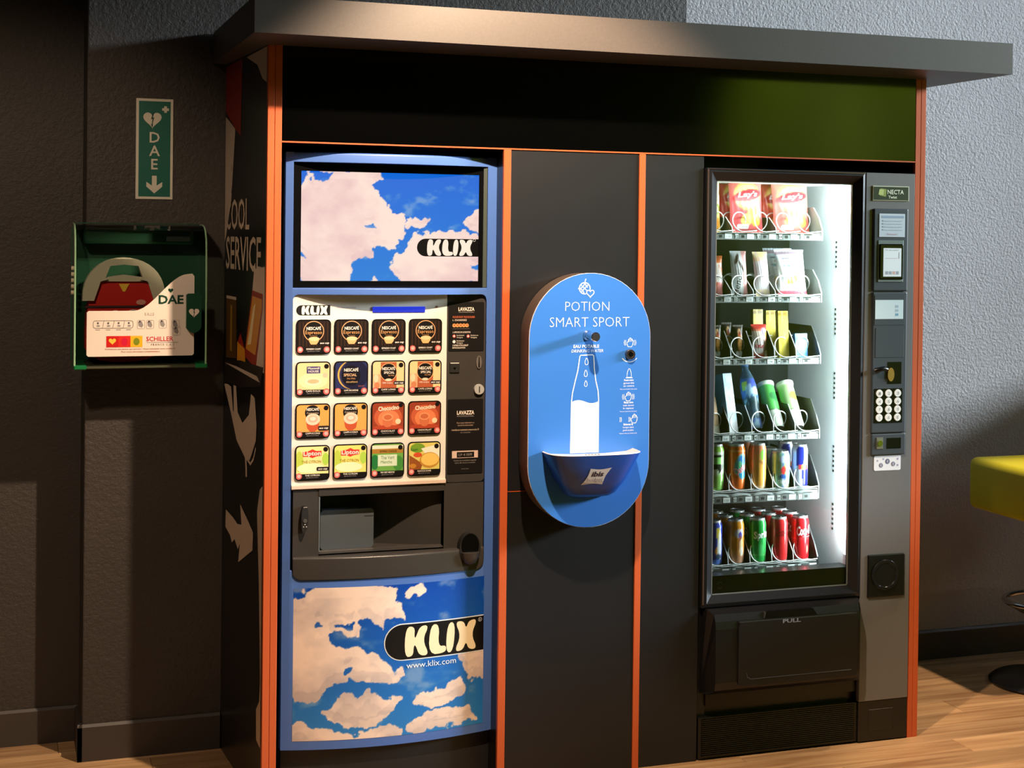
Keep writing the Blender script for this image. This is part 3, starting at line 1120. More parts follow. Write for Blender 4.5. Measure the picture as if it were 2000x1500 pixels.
BTNZ = [(1.2735, 1.3705), (1.1555, 1.2525), (1.0370, 1.1345), (.9190, 1.0175)]
BTNX = [.044, .151, .258, .365]
BW = .097
M_BTN = mat('button_black', (20, 18, 18), .25, bump=(60, .01, .0003))
BLK, WHT, BRN, TAN, CRM, PNK, ORNG = (22, 18, 17), (248, 236, 222), (92, 48, 28), (226, 176, 116), (240, 206, 160), (226, 120, 112), (238, 164, 84)
btn_names = [['espresso'] * 4, ['maxwell', 'deca', 'special', 'special2'], ['capp', 'capp2', 'choc', 'choc2'], ['lipton', 'lipton2', 'green', 'soup']]
btn_lab = {'espresso': 'black espresso selection button', 'maxwell': 'cream coffee selection button', 'deca': 'dark blue decaffeinated coffee selection button', 'special': 'beige filter coffee selection button',
           'capp': 'orange cappuccino selection button', 'choc': 'red brown hot chocolate selection button', 'lipton': 'yellow lemon tea selection button', 'green': 'green mint tea selection button', 'soup': 'vegetable soup selection button'}
for r_ in range(4):
    for c_ in range(4):
        z0, z1 = BTNZ[r_]
        x0 = BTNX[c_]
        cx, cz = x0 + BW / 2, (z0 + z1) / 2
        kind = btn_names[r_][c_]
        base = kind.rstrip('2')
        bt = MB().prism(rrect(x0, z0, x0 + BW, z1, .012, 4), -.0085, -.002, 'y').build('selection_button', M_BTN, selp)
        bt['label'] = btn_lab[base]
        d = Decal(front(-.0085), step=.00012)
        e = .0035
        X = lambda a: x0 + BW * a
        Z = lambda b: z0 + (z1 - z0) * b
        wl = (x0 + e, z0 + e, x0 + BW - e, z1 - e)
        win_ = [p for p in rrect(x0 + e, z0 + e, x0 + BW - e, z1 - e, .009, 3)]

        def bg(col, zb=.19, l=0):
            P_ = clip(win_, 1, Z(zb), 1)
            d.poly(P_, col, l)
        def elc(a, b, rx, rz, col, l=1, n=20):
            d.poly(clipbox(ellipse(X(a), Z(b), BW * rx, BW * rz, n), *wl), col, l)
        def tx(t, a, b, h, col, **k):
            k.setdefault('layer', 6)
            if 'width' in k:
                k['width'] *= BW
            d.text(t, X(a), Z(b), h * BW, col, **k)
        if base == 'espresso':
            bg((34, 24, 20), .05)
            for k in range(9):
                d.rect(X(.09 + k * .1), Z(.22), X(.105 + k * .1), Z(.93), (78, 50, 34), 1)
            elc(.5, .66, .30, .30, (226, 160, 112), 2, 28)
            elc(.5, .66, .275, .275, BLK, 3, 28)
            d.poly([(X(.36), Z(.44)), (X(.66), Z(.44)), (X(.64), Z(.36)), (X(.58), Z(.28)), (X(.42), Z(.28)), (X(.37), Z(.36))], TAN, 4)
            elc(.51, .44, .16, .06, (240, 200, 150), 5)
            tx('NESCAFÉ', .5, .70, .085, WHT, bold=.02, width=.42)
            tx('Espresso', .5, .58, .10, (222, 160, 100), width=.48)
            tx('INTENSE', .5, .51, .03, (190, 140, 90), width=.2)
            d.poly(rrect(X(.66), Z(.27), X(.97), Z(.37), .003, 2), (30, 26, 26), 6)
            tx('eco cup', .815, .295, .055, WHT, bold=.02, width=.26, layer=7, shear=.2)
        elif base == 'maxwell':
            bg((246, 208, 150))
            elc(.5, .45, .42, .24, (250, 222, 172), 1)
            elc(.5, .42, .24, .11, (250, 228, 194), 2)
            elc(.5, .43, .17, .065, (224, 180, 136), 3)
            d.rect(X(.31), Z(.66), X(.70), Z(.86), (66, 62, 110), 2)
            tx('Maxwell', .505, .78, .06, WHT, bold=.01, width=.33)
            tx('HOUSE', .505, .69, .06, WHT, bold=.01, width=.30)
            elc(.84, .60, .07, .07, (214, 190, 160), 2)
            elc(.88, .86, .07, .07, BLK, 3)
        elif base == 'deca':
            bg((44, 48, 92), .05)
            elc(.52, .60, .42, .42, (222, 170, 80), 1, 32)
            elc(.56, .60, .41, .42, (60, 56, 84), 2, 32)
            elc(.60, .60, .40, .42, (30, 30, 58), 3, 32)
            elc(.50, .58, .27, .30, (22, 20, 30), 4, 28)
            tx('NESCAFÉ', .50, .70, .085, WHT, bold=.02, width=.42)
            tx('SPECIAL', .47, .56, .075, (240, 190, 140), bold=.01, width=.38)
            tx('FILTRE', .50, .47, .04, (222, 160, 100), width=.24)
            tx('décaféiné', .52, .37, .05, (222, 180, 120), width=.34)
            tx('DECAF', .80, .25, .035, (190, 110, 90), width=.18)
        elif base == 'special':
            bg((240, 204, 150), .05)
            d.rect(X(.27), Z(.10), X(.74), Z(.95), (178, 92, 58), 1)
            d.rect(X(.05), Z(.10), X(.27), Z(.60), (226, 170, 130), 1)
            elc(.13, .48, .07, .12, (238, 206, 170), 2)
            elc(.16, .28, .08, .09, (206, 130, 90), 2)
            elc(.5, .66, .255, .265, (230, 170, 120), 2, 28)
            elc(.5, .66, .235, .245, BLK, 3, 28)
            tx('NESCAFÉ', .5, .72, .08, WHT, bold=.02, width=.38)
            tx('SPECIAL', .52, .61, .07, WHT, bold=.01, width=.32)
            tx('FILTRE', .58, .54, .035, (230, 170, 120), width=.18)
            elc(.5, .43, .10, .04, (240, 210, 180), 4)
            tx('100% Arabica', .47, .32, .05, WHT, width=.3)
            d.poly(rrect(X(.66), Z(.29), X(.97), Z(.39), .003, 2), (40, 40, 56), 6)
            tx('eco cup', .815, .315, .055, WHT, bold=.02, width=.26, layer=7, shear=.2)
            elc(.87, .86, .07, .07, BLK, 3)
        elif base == 'capp':
            bg(ORNG)
            elc(.49, .74, .22, .22, (30, 26, 24), 1, 28)
            tx('NESCAFÉ', .49, .80, .075, WHT, bold=.02, width=.36)
            tx('Cappuccino', .49, .71, .05, (220, 190, 160), width=.34)
            d.poly([(X(.30), Z(.52)), (X(.70), Z(.52)), (X(.66), Z(.28)), (X(.56), Z(.20)), (X(.42), Z(.20)), (X(.34), Z(.30))], (196, 84, 52), 2)
            elc(.5, .55, .21, .17, (246, 206, 180), 3, 28)
            elc(.5, .56, .14, .10, (232, 176, 150), 4)
            elc(.5, .57, .09, .06, (248, 216, 196), 5)
            if c_ == 0:
                d.poly(rrect(X(.66), Z(.22), X(.97), Z(.36), .003, 2), (40, 34, 34), 6)
                tx('eco cup', .815, .27, .055, WHT, bold=.02, width=.26, layer=7, shear=.2)
            elc(.88, .87, .07, .07, BLK, 3)
        elif base == 'choc':
            bg((150, 62, 40))
            elc(.5, .55, .42, .34, (196, 92, 58), 1)
            elc(.52, .50, .32, .26, (224, 128, 84), 2)
            elc(.5, .26, .44, .06, (180, 70, 44), 2)
            elc(.49, .42, .15, .17, (206, 112, 74), 3)
            elc(.49, .55, .16, .11, (232, 150, 104), 4)
            elc(.49, .55, .12, .075, (196, 104, 66), 5)
            elc(.80, .42, .08, .08, (246, 210, 170), 3)
            tx('Chococino', .52, .76, .12, (250, 226, 200), bold=.03, width=.62, rot=.08)
            elc(.88, .90, .065, .065, BLK, 3)
        elif base == 'lipton':
            bg((246, 222, 118) if c_ else (246, 226, 150))
            elc(.12, .55, .12, .30, (190, 206, 80), 1)
            elc(.88, .60, .10, .18, (176, 210, 80), 1)
            elc(.45, .35, .40, .14, (250, 238, 190), 1)
            d.poly([(X(.22), Z(.68)), (X(.40), Z(.68)), (X(.50), Z(.64)), (X(.60), Z(.68)), (X(.76), Z(.70)), (X(.76), Z(.84)), (X(.60), Z(.84)), (X(.50), Z(.89)), (X(.38), Z(.84)), (X(.22), Z(.82))], (214, 60, 50), 2)
            tx('Lipton', .49, .715, .12, WHT, bold=.02, width=.50)
            tx('THÉ CITRON', .47, .50, .075, (150, 140, 40), width=.56)
            if c_ == 0:
                d.poly(rrect(X(.62), Z(.27), X(.97), Z(.38), .003, 2), (34, 32, 32), 6)
                tx('eco cup', .80, .30, .055, WHT, bold=.02, width=.26, layer=7, shear=.2)
            elc(.88, .88, .07, .07, BLK, 3)
        elif base == 'green':
            bg((110, 166, 74))
            d.rect(X(.04), Z(.83), X(.96), Z(.93), (236, 226, 196), 1)
            d.rect(X(.04), Z(.70), X(.96), Z(.83), (170, 122, 50), 1)
            elc(.12, .45, .12, .22, (40, 120, 60), 1)
            elc(.82, .40, .16, .22, (70, 140, 60), 1)
            d.rect(X(.21), Z(.33), X(.78), Z(.66), (214, 226, 196), 2)
            tx('EMPIRE CHOICE', .52, .73, .06, (90, 60, 30), width=.5)
            tx('Thé Vert', .5, .53, .10, (120, 150, 120), width=.4)
            tx('Menthe', .46, .41, .085, (120, 160, 110), width=.34, shear=.2)
            elc(.88, .86, .07, .07, BLK, 3)
        else:
            bg((222, 206, 110))
            elc(.30, .82, .22, .14, (120, 160, 50), 1)
            d.poly([(X(.40), Z(.80)), (X(.96), Z(.92)), (X(.96), Z(.40)), (X(.55), Z(.62))], (248, 236, 214), 1)
            d.poly([(X(.05), Z(.62)), (X(.45), Z(.36)), (X(.40), Z(.19)), (X(.05), Z(.19))], (150, 84, 40), 2)
            elc(.30, .62, .13, .07, (214, 84, 50), 3)
            elc(.16, .30, .10, .07, (196, 130, 50), 3)
            elc(.66, .46, .30, .23, (196, 140, 56), 3, 28)
            elc(.67, .48, .27, .19, (240, 200, 104), 4, 28)
            tx('Knorr', .20, .74, .08, (60, 120, 50), bold=.02, width=.22)
            elc(.87, .86, .07, .07, BLK, 5)
        # foot of every button: caption and round price marks
        P_ = clip(win_, 1, Z(.19), -1)
        d.poly(P_, BLK, 5)
        tx({'espresso': 'ESPRESSO COURT', 'maxwell': 'CAFE DOUX', 'deca': 'CAFE DECAFEINE', 'special': 'CAFE LONG', 'capp': 'CAPPUCCINO', 'choc': 'CHOCOLAT', 'lipton': 'THE CITRON', 'green': 'THE VERT MENTHE', 'soup': 'VELOUTE DE LEGUMES'}[base], .5, .125, .045, WHT, bold=.01, width=.42)
        tx('appuyez pour choisir', .5, .075, .026, (170, 160, 156), width=.36)
        elc(.11, .13, .09, .09, (216, 96, 92), 7)
        elc(.115, .135, .055, .055, (244, 180, 170), 8)
        if r_ < 3:
            elc(.88, .13, .09, .09, (216, 96, 92), 7)
            elc(.885, .135, .055, .055, (244, 176, 166), 8)
        d.build('button_print', bt, .35)

# ---- payment column
pay = MB().prism(rrect(.4785, .8955, .5935, 1.4405, .012, 4), -.003, .02, 'y').build('payment_column', M_CHAR, hot)
for z0, z1, kind in ((1.2765, 1.418, 'how'), (.9205, 1.1365, 'card')):
    pn = MB().prism(rrect(.4825, z0, .5885, z1, .004, 3), -.0048, -.002, 'y').build('notice_card', mat('card_black', (24, 21, 21), .35, bump=(200, .02, .0003)), pay)
    d = Decal(front(-.0048), step=.00015)
    CT, OR2 = (236, 220, 204), (214, 110, 70)
    if kind == 'how':
        d.text('LAVAZZA', .535, 1.393, .0095, CT, bold=.03, width=.048)
        d.text('PROFESSIONAL', .535, 1.387, .0035, (150, 140, 132), width=.046)
        d.text('PLUS DE GOUT, PLUS DE PLAISIR', .4945, 1.372, .0055, OR2, 'l', .01, width=.066)
        d.text('1. CHOISISSEZ', .4945, 1.3635, .0045, CT, 'l', .01, width=.042)
        for k in range(5):
            d.poly(ellipse(.499 + k * .0095, 1.3505, .0055, n=14), (226, 160, 100), 1 + k)
            d.poly(ellipse(.4995 + k * .0095, 1.351, .0035, n=12), (190, 110, 60), 2 + k)
        d.rect(.4945, 1.3405, .545, 1.3413, (130, 110, 100), 1)
        d.text('2. APPUYEZ SUR LE BOUTON', .4945, 1.3285, .0045, CT, 'l', .01, width=.053)
        for k, (x, z, c2) in enumerate(((.499, 1.3195, (214, 96, 90)), (.541, 1.319, (214, 96, 90)), (.499, 1.3035, (200, 200, 200)))):
            d.poly(ellipse(x, z, .0048, n=14), c2, 1)
            d.poly(ellipse(x, z, .0025, n=10), (246, 226, 220), 2)
            d.text('boisson', x + .008, z + .0005, .004, CT, 'l', width=.022)
            d.text('longue', x + .008, z - .0055, .004, CT, 'l', width=.018)
        d.text('3. RETIREZ VOTRE GOBELET', .4945, 1.2905, .0045, CT, 'l', .01, width=.047)
        d.text('BONNE DEGUSTATION', .4945, 1.2835, .0045, CT, 'l', .01, width=.038)
    else:
        d.text('LAVAZZA', .536, 1.092, .0105, CT, bold=.03, width=.052)
        d.text('PROFESSIONAL', .536, 1.085, .004, (150, 140, 132), width=.05)
        d.text('Pour toute réclamation ou', .536, 1.0655, .0048, (180, 150, 130), width=.052)
        d.text('demande de remboursement', .536, 1.0585, .0048, (180, 150, 130), width=.046)
        d.text('remboursement.monnaie.fr', .536, 1.045, .0055, (206, 180, 150), width=.083)
        d.text('ou scannez', .536, 1.038, .004, (150, 140, 132), width=.03)
        d.rect(.4965, .9655, .5745, .9865, (214, 186, 170), 1)
        d.rect(.511, .967, .563, .983, BLK, 2)
        d.text('LP 4 009', .5365, .9715, .007, (150, 140, 132), width=.04)
        d.text('Numéro de la machine à rappeler', .536, .9565, .004, (150, 140, 132), width=.068)
        d.text('lors de tout contact', .536, .950, .004, (150, 140, 132), width=.06)
        d.text('service client', .536, .9325, .004, (130, 120, 112), width=.022)
    d.build('notice_print', pn, .4)
sl = MB().prism(ellipse(.5745, 1.243, .0085, .019, 24), -.006, -.002, 'y').build('coin_slot', mat('slot_grey', (120, 112, 106), .3, .3, bump=(90, .02, .0003)), pay)
MB().prism([(.5725, 1.228), (.5765, 1.228), (.5755, 1.259), (.5735, 1.259)], -.0066, -.004, 'y').build('slot_opening', M_BEZEL, sl)
sq = MB().box(.487, .516, -.0065, -.002, 1.2135, 1.2435, b=.0015).build('card_button', M_CHARD, pay)
MB().prism([(.497, 1.229), (.506, 1.229), (.5015, 1.222)], -.0072, -.006, 'y').build('arrow_mark', M_BEZEL, sq)
MB().box(.4885, .5145, -.0072, -.006, 1.2405, 1.2425).build('highlight_edge', M_WPANEL, sq)
lk = MB().cyl((.575, -.001, 1.164), (.575, -.011, 1.164), .0155, .0145, 28).build('lock_cap', mat('lock_silver', (206, 204, 200), .3, .35, bump=(120, .03, .0004)), pay)
MB().box(.5735, .5765, -.012, -.0105, 1.155, 1.173).build('lock_slit', M_CHARD, lk)

# ---- cup station
SX0, SX1, SZ0, SZ1 = .040, .592, .646, .8935
SY = -.006
cs = MB()
RXa, RXb, RZa, RZb = .112, .474, .714, .874
cs.box(SX0, RXa, SY, .03, .704, SZ1)                      # left cheek
cs.box(RXb, SX1, SY, .03, .704, SZ1)                      # right cheek
cs.box(RXa, RXb, SY - .002, .03, RZb, SZ1)                # brow
station = cs.build('cup_station', M_CHAR, hot)
# recess: deep on the left, shallow on the right
rc = MB()
n = 20
back = []
for i in range(n + 1):
    x = RXa + (RXb - RXa) * i / n
    t = (x - RXa) / (RXb - RXa)
    y = .020 + .085 * (1 - sstep(.30, 1.0, np.array(t)).item())
    back.append((x, y))
rc.grid([[(x, y, RZa), (x, y, RZb)] for x, y in back], 0, True)
rc.grid([[(x, y, RZb), (x, SY, RZb)] for x, y in back], 0, False)
rc.grid([[(x, y, RZa), (x, SY, RZa - .004)] for x, y in back], 0, False)
for x, y in (back[0], back[-1]):
    rc.add([(x, SY, RZa - .004), (x, y, RZa), (x, y, RZb), (x, SY, RZb)], [[0, 1, 2, 3]])
rc.build('recess', M_CHAR, station)
MB().prism(rrect(.124, .714, .277, .826, .010, 4), .032, .112, 'y').build('cup_flap', mat('blue_grey_plastic', (86, 92, 98), .3, bump=(300, .05, .0004)), station)
flap = station.children[-1]
MB().box(.250, .2755, .0312, .033, .8045, .8055).build('flap_groove', M_CHARD, flap)
MB().box(.1115, .1155, -.0075, .0, .716, .872, b=.0015, seg=1).build('cheek_lit_edge', mat('lit_edge_grey', (110, 116, 118), .3, bump=(200, .03, .0004)), station)  # bluish strip paints the light caught on the recess edge
lip = MB()
curved_strip(lip, SX0, SX1, zlip, .7055, .03, 24, .004, ch=.007, xr=[x for x in CRX if SX0 <= x <= SX1])
lip = lip.build('front_lip', M_CHAR, station)
# sloping shelf behind the lip
MB().prism([(-.0, .7055), (.03, .7055), (.03, .714)], SX0, SX1, 'x').build('sill', M_CHAR, station)
MB().prism(ellipse(.5455, .7055, .0315, .0465, 32), -.036, .0, 'y').build('coin_return', M_CHARD, station)
cr = station.children[-1]
MB().prism(ellipse(.5455, .716, .0265, .034, 32), -.0366, -.034, 'y').build('coin_return_opening', M_BEZEL, cr)
MB().lathe([(.0265, 0), (.0285, 0), (.026, -.016), (.018, -.031), (.006, -.037), (.0, -.037), (.0, -.034), (.016, -.028), (.0245, -.014), (.0265, 0)], (.5455, -.030, .6965), 28).build('coin_return_cup', M_CHAR, cr)
lv = MB()
P = [(.063, .845), (.0685, .850), (.076, .849), (.0795, .838), (.0815, .815), (.079, .792), (.073, .776), (.0665, .772), (.062, .785), (.0605, .81)]
lv.prism(chaikin(P, 1), -.022, SY + .002, 'y')
lv = lv.build('lock_lever', M_CHARD, station)
MB().cyl((.0712, -.018, .809), (.0712, -.0245, .809), .0055, n=14).build('lock_barrel', M_STEEL, lv)
MB().box(.0655, .0775, -.0228, -.02, .8445, .8475, b=.0008, seg=1).build('lever_tip', M_STEEL, lv)
d = Decal(front(-.022))
for a in range(3):
    t = math.radians(90 + a * 120)
    d.poly(ellipse(.0712 + .0045 * math.cos(t), .7945 + .0045 * math.sin(t), .0016, n=8), (214, 206, 196))
d.build('lever_mark', lv)

# ---- poster on the lower door
def poster_paint(U, V):
    def t(P):
        Q = []
        for x, y in P:
            u = (x - 125) / 1405
            sag = 4 * u * (1 - u)
            y0, y1 = 190 - 95 * u + 14 * sag, 1315 - 125 * u + 20 * sag
            Q.append((u, (y1 - y) / (y1 - y0)))
        return Q
    polys = [t(p) for p in (
        [(60, 120), (780, 120), (800, 220), (860, 260), (890, 330), (920, 430), (870, 400), (760, 395), (740, 400), (760, 470), (700, 450), (640, 400), (600, 420), (620, 480), (570, 530), (470, 545), (400, 500), (380, 540), (450, 630), (500, 625), (560, 640), (640, 680), (720, 690), (830, 720), (890, 800), (880, 880), (700, 905), (500, 890), (350, 920), (340, 980), (210, 1040), (60, 1050)],
        [(860, 190), (1000, 150), (1060, 150), (1000, 220), (940, 290), (900, 240)],
        [(1290, 650), (1400, 640), (1600, 620), (1600, 840), (1470, 850), (1370, 780), (1380, 720)],
        [(300, 1110), (400, 1060), (430, 1010), (520, 970), (620, 985), (680, 950), (700, 990), (790, 970), (900, 965), (950, 1010), (860, 1060), (850, 1110), (750, 1140), (680, 1190), (480, 1210), (420, 1150)],
        [(980, 1065), (1010, 980), (1060, 950), (1200, 910), (1270, 870), (1380, 850), (1425, 890), (1400, 950), (1250, 990), (1180, 1040), (1050, 1070)],
        [(1060, 1140), (1130, 1080), (1200, 1050), (1310, 1040), (1440, 1040), (1450, 1110), (1510, 1140), (1450, 1165), (1300, 1180), (1180, 1210), (905, 1260), (905, 1200), (960, 1180)],
        [(60, 1165), (200, 1190), (250, 1240), (400, 1225), (500, 1250), (600, 1215), (760, 1190), (840, 1220), (880, 1250), (880, 1400), (60, 1400)])]
    holes = [t(p) for p in ([(410, 480), (470, 440), (570, 430), (560, 470), (480, 490)], [(470, 770), (540, 780), (500, 850), (450, 860)], [(290, 480), (340, 450), (350, 490), (320, 500)])]
    return clouds(U, V, 1.29, polys, holes, (6, 70, 170), (44, 132, 206), (252, 224, 206), (172, 158, 160), 11, .018)


def kmap(u, v, h):
    return (u, kyf(u) - h - .0006, v)


painted('cloud_poster', lambda u, v: kmap(.043 + .553 * u, .190 + .4295 * v, 0), 220, 170, poster_paint, attr_mat('poster_print', .38), door, smooth=False)
d = Decal(kmap, slice=.012, step=.0004)
pill = lambda g: [(.5955, .405 - g), (.5955, .5045 + g)] + [(.345 - (.0498 + g) * math.sin(math.radians(a)), .45475 + (.0498 + g) * math.cos(math.radians(a))) for a in range(0, 181, 9)]
d.poly(pill(.003), (236, 240, 244), 0)
d.poly(pill(0), (14, 14, 15), 1)
d.klix(.352, .4115, .0855, .218, (255, 232, 190), 2)
d.stroke(ellipse(.5835, .4945, .0055, n=16), .0013, (200, 200, 204), 2, True)
d.text('R', .5835, .4915, .0055, (200, 200, 204), bold=.02, layer=2)
d.text('www.klix.com', .4325, .3785, .0165, (240, 246, 250), width=.150, layer=2)
d.build('poster_logo', door, .38)

# the machine stands 7 cm behind the kiosk's front edge
hot.scale = (1.0155, 1.0155, 1.0155)
hot.location = (.3363, .3542, -.0250)
# ================================================================== WATER DISPENSER
M_DBLUE = mat('dispenser_blue', (56, 120, 206), 0.38, bump=(200, 0.02, 0.0004))
M_DBODY = mat('dispenser_steel', (120, 100, 88), 0.42, 0.55, bump=(160, 0.05, 0.0005))
M_DWHITE = mat('dispenser_white_rim', (226, 226, 228), 0.35, bump=(200, 0.02, 0.0004))
DX, DZ, DR, DH = .8885, 1.1325, .189, .1845
wd = thing('water_dispenser', (DX, 0, .76), 'blue wall mounted drinking water dispenser with white bottle drawing and small bowl', 'water dispenser')


def stad(g, n=28):
    R_ = DR + g
    return [(DX + R_ * math.cos(math.radians(a)), DZ + DH + R_ * math.sin(math.radians(a))) for a in np.linspace(0, 180, n)] + \
           [(DX + R_ * math.cos(math.radians(a)), DZ - DH + R_ * math.sin(math.radians(a))) for a in np.linspace(180, 360, n)]


MB().prism(stad(-.002), -.085, -.0005, 'y', smooth=True).build('housing', M_DBODY, wd)
MB().prism(stad(0), -.0885, -.085, 'y', smooth=True).build('front_plate_rim', M_DWHITE, wd)
plate = MB().prism(stad(-.0012), -.0900, -.0880, 'y').build('front_plate', M_DBLUE, wd)
d = Decal(front(-.0900), step=.00015)
WT = (244, 247, 250)
# ball and heart
d.stroke(ellipse(.868, 1.461, .0165, n=28, a0=-20, a1=285), .003, WT, 1)
d.stroke([(.856, 1.449), (.880, 1.473)], .0026, WT, 1)
d.stroke([(.855, 1.472), (.874, 1.455)], .0026, WT, 1)
d.stroke(ellipse(.849, 1.478, .018, n=12, a0=-95, a1=-5), .0026, WT, 1)
d.stroke(ellipse(.888, 1.479, .019, n=12, a0=150, a1=235), .0026, WT, 1)
d.stroke(ellipse(.849, 1.443, .017, n=12, a0=10, a1=95), .0026, WT, 1)
d.poly(heart(.8855, 1.4465, .030), (56, 120, 206), 2)
d.stroke(heart(.8855, 1.4465, .025), .0026, WT, 3, True)
d.text('POTION', .877, 1.3945, .0275, WT, bold=-.018, width=.137)
d.text('SMART SPORT', .8855, 1.348, .0285, WT, bold=-.018, width=.248)
d.text('EAU POTABLE', .875, 1.287, .0085, WT, bold=.02, width=.08)
d.text('DRINKING WATER', .8785, 1.2735, .0085, WT, shear=.2, width=.099)
# bottle
bl = [(.8555, 1.262), (.858, 1.265), (.895, 1.266), (.8985, 1.263), (.901, 1.225), (.906, 1.19), (.9135, 1.16), (.9155, 1.135), (.916, .98), (.830, .98), (.831, 1.129), (.834, 1.155), (.842, 1.19), (.850, 1.222)]
d.stroke(bl, .003, WT, 1, True)
wv = [(.8315 + .0835 * t, 1.129 + .005 * math.sin(t * 6.3)) for t in np.linspace(0, 1, 14)]
d.poly([(.830, .98), (.916, .98)] + wv[::-1], WT, 1)
for x, z, k in ((.8765, 1.247, 1.0), (.8745, 1.212, .95), (.875, 1.182, .85)):
    dp = [(x, z + .012 * k), (x + .004 * k, z + .003 * k), (x + .0055 * k, z - .004 * k), (x + .003 * k, z - .010 * k), (x - .003 * k, z - .010 * k), (x - .0055 * k, z - .004 * k), (x - .004 * k, z + .003 * k)]
    d.stroke(chaikin(dp, 1), .0016, WT, 1, True)


def hand_icon(x, z, k=1.0, waves=True):
    P = [(-.006, -.012), (.005, -.012), (.009, -.004), (.010, .006), (.007, .006), (.007, .011), (.003, .011), (.002, .014), (-.001, .014), (-.002, .011), (-.005, .010), (-.006, .002), (-.010, .002), (-.010, -.002)]
    d.stroke([(x + a * k, z + b * k) for a, b in P], .0018, WT, 1, True)
    for a in (-.003, .001, .005):
        d.stroke([(x + a * k, z + .003 * k), (x + a * k, z + .011 * k)], .0012, WT, 1)
    if waves:
        for s_ in (-1, 1):
            for g in (.014, .018):
                d.stroke([(x + s_ * (g - .001) * k, z - .008 * k), (x + s_ * (g + .001) * k, z), (x + s_ * (g - .001) * k, z + .008 * k)], .0013, WT, 1)


hand_icon(1.0125, 1.300)
d.stroke(ellipse(1.0115, 1.272, .029, n=20, a0=218, a1=322), .0022, WT, 1)
d.stroke([(1.0035, 1.198), (1.005, 1.212), (1.009, 1.223), (1.013, 1.223), (1.017, 1.212), (1.018, 1.198)], .0016, WT, 1, True)
d.stroke([(1.000, 1.196), (1.022, 1.196)], .0018, WT, 1)
for z, L in ((1.187, ('Posez votre', 'gourde', 'au centre', 'Place your bottle in the center')), (1.121, ('Placez votre', 'main devant', 'le capteur', 'Place your hand in front of the sensor')), (1.056, ('Enlevez la', 'lorsque votre', 'gourde est pleine', 'Remove when your bottle is full'))):
    for k, t in enumerate(L):
        d.text(t, 1.010, z - k * .0085, .0052 if k < 3 else .0032, WT, bold=.03 if k == 0 else 0, width=(.030, .034, .034, .054)[k])
hand_icon(1.009, 1.140)
hand_icon(1.0285, 1.074, 1.0, False)
for x in (.983, .987, 1.011, 1.015):
    d.stroke([(x, 1.066), (x + .0015, 1.073), (x, 1.080)], .0013, WT, 1)
d.build('plate_print', plate, .4)
tap = MB().lathe([(.0, .006), (.0155, .006), (.0155, -.006), (.012, -.012)], (.8785, -.090, 1.323), 24, axis='y').build('tap_flange', M_CHROME, wd)
MB().lathe([(.012, -.010), (.0125, -.05), (.0135, -.058), (.0135, -.070), (.0115, -.072), (.0, -.072)], (.8785, -.090, 1.323), 24, axis='y').build('spout', M_CHROME, wd)
MB().lathe([(.0, -.0735), (.0118, -.0735), (.0118, -.070)], (.8785, -.090, 1.323), 20, axis='y').build('aerator', M_CHARD, wd)
sens = MB().lathe([(.0, -.010), (.007, -.010), (.009, -.012), (.0135, -.012), (.0150, -.009), (.0150, .0)], (1.0115, -.090, 1.266), 28, axis='y').build('sensor', mat('sensor_chrome', (120, 112, 106), .2, .9, bump=(60, .02, .0003)), wd)
MB().lathe([(.0, -.0115), (.0065, -.0115), (.0065, -.006)], (1.0115, -.090, 1.266), 20, axis='y').build('sensor_lens', M_BEZEL, sens)
# bowl
def bowl_ring(hw, dep, z, n=28, y0=-.0885, p=3.6):
    P = []
    for i in range(n + 1):
        t = math.pi * i / n
        c, s_ = math.cos(t), math.sin(t)
        P.append((DX - .003 - hw * math.copysign(abs(c) ** (2 / p), c), y0 - dep * abs(s_) ** (2 / p), z))
    return P


lv_ = [bowl_ring(.143, .118, .986), bowl_ring(.128, .106, .952), bowl_ring(.105, .084, .905), bowl_ring(.078, .055, .866), bowl_ring(.062, .035, .855)]
MB().grid(lv_, 0, True).add(bowl_ring(.062, .035, .855), [list(range(29))]).build('bowl', mat('bowl_shaded_blue', (26, 74, 158), .3, bump=(200, .02, .0004)), wd)  # blue darker than the plate, with the bowl's shade put into it
bowl = wd.children[-1]
inn = [bowl_ring(.143, .118, .986), bowl_ring(.139, .114, .988), bowl_ring(.136, .111, .986), bowl_ring(.118, .095, .980), bowl_ring(.05, .05, .976)]
MB().grid(inn, 0, True).add(bowl_ring(.05, .05, .976), [list(range(29))]).build('bowl_liner', mat('bowl_liner', (240, 214, 196), .3, bump=(200, .02, .0004)), bowl)
for k in range(5):
    for j in range(2):
        MB().cyl((DX - .02 + k * .010, -.115 - j * .012, .9765), (DX - .02 + k * .010, -.115 - j * .012, .9775), .0028, n=10).build('drain_hole', M_CHARD, bowl)
def bowl_map(u, v, h):
    # front of the bowl at height v: interpolate the rings
    Z_ = [.986, .952, .905, .866]
    HW, DP = [.143, .128, .105, .078], [.118, .106, .084, .055]
    hw = np.interp(v, Z_[::-1], HW[::-1])
    dp = np.interp(v, Z_[::-1], DP[::-1])
    x = (u - (DX - .003)) / hw
    x = max(-.98, min(.98, x))
    y = (1 - abs(x) ** 3.6) ** (1 / 3.6)
    return (u, -.0885 - dp * y - h - .0008, v)


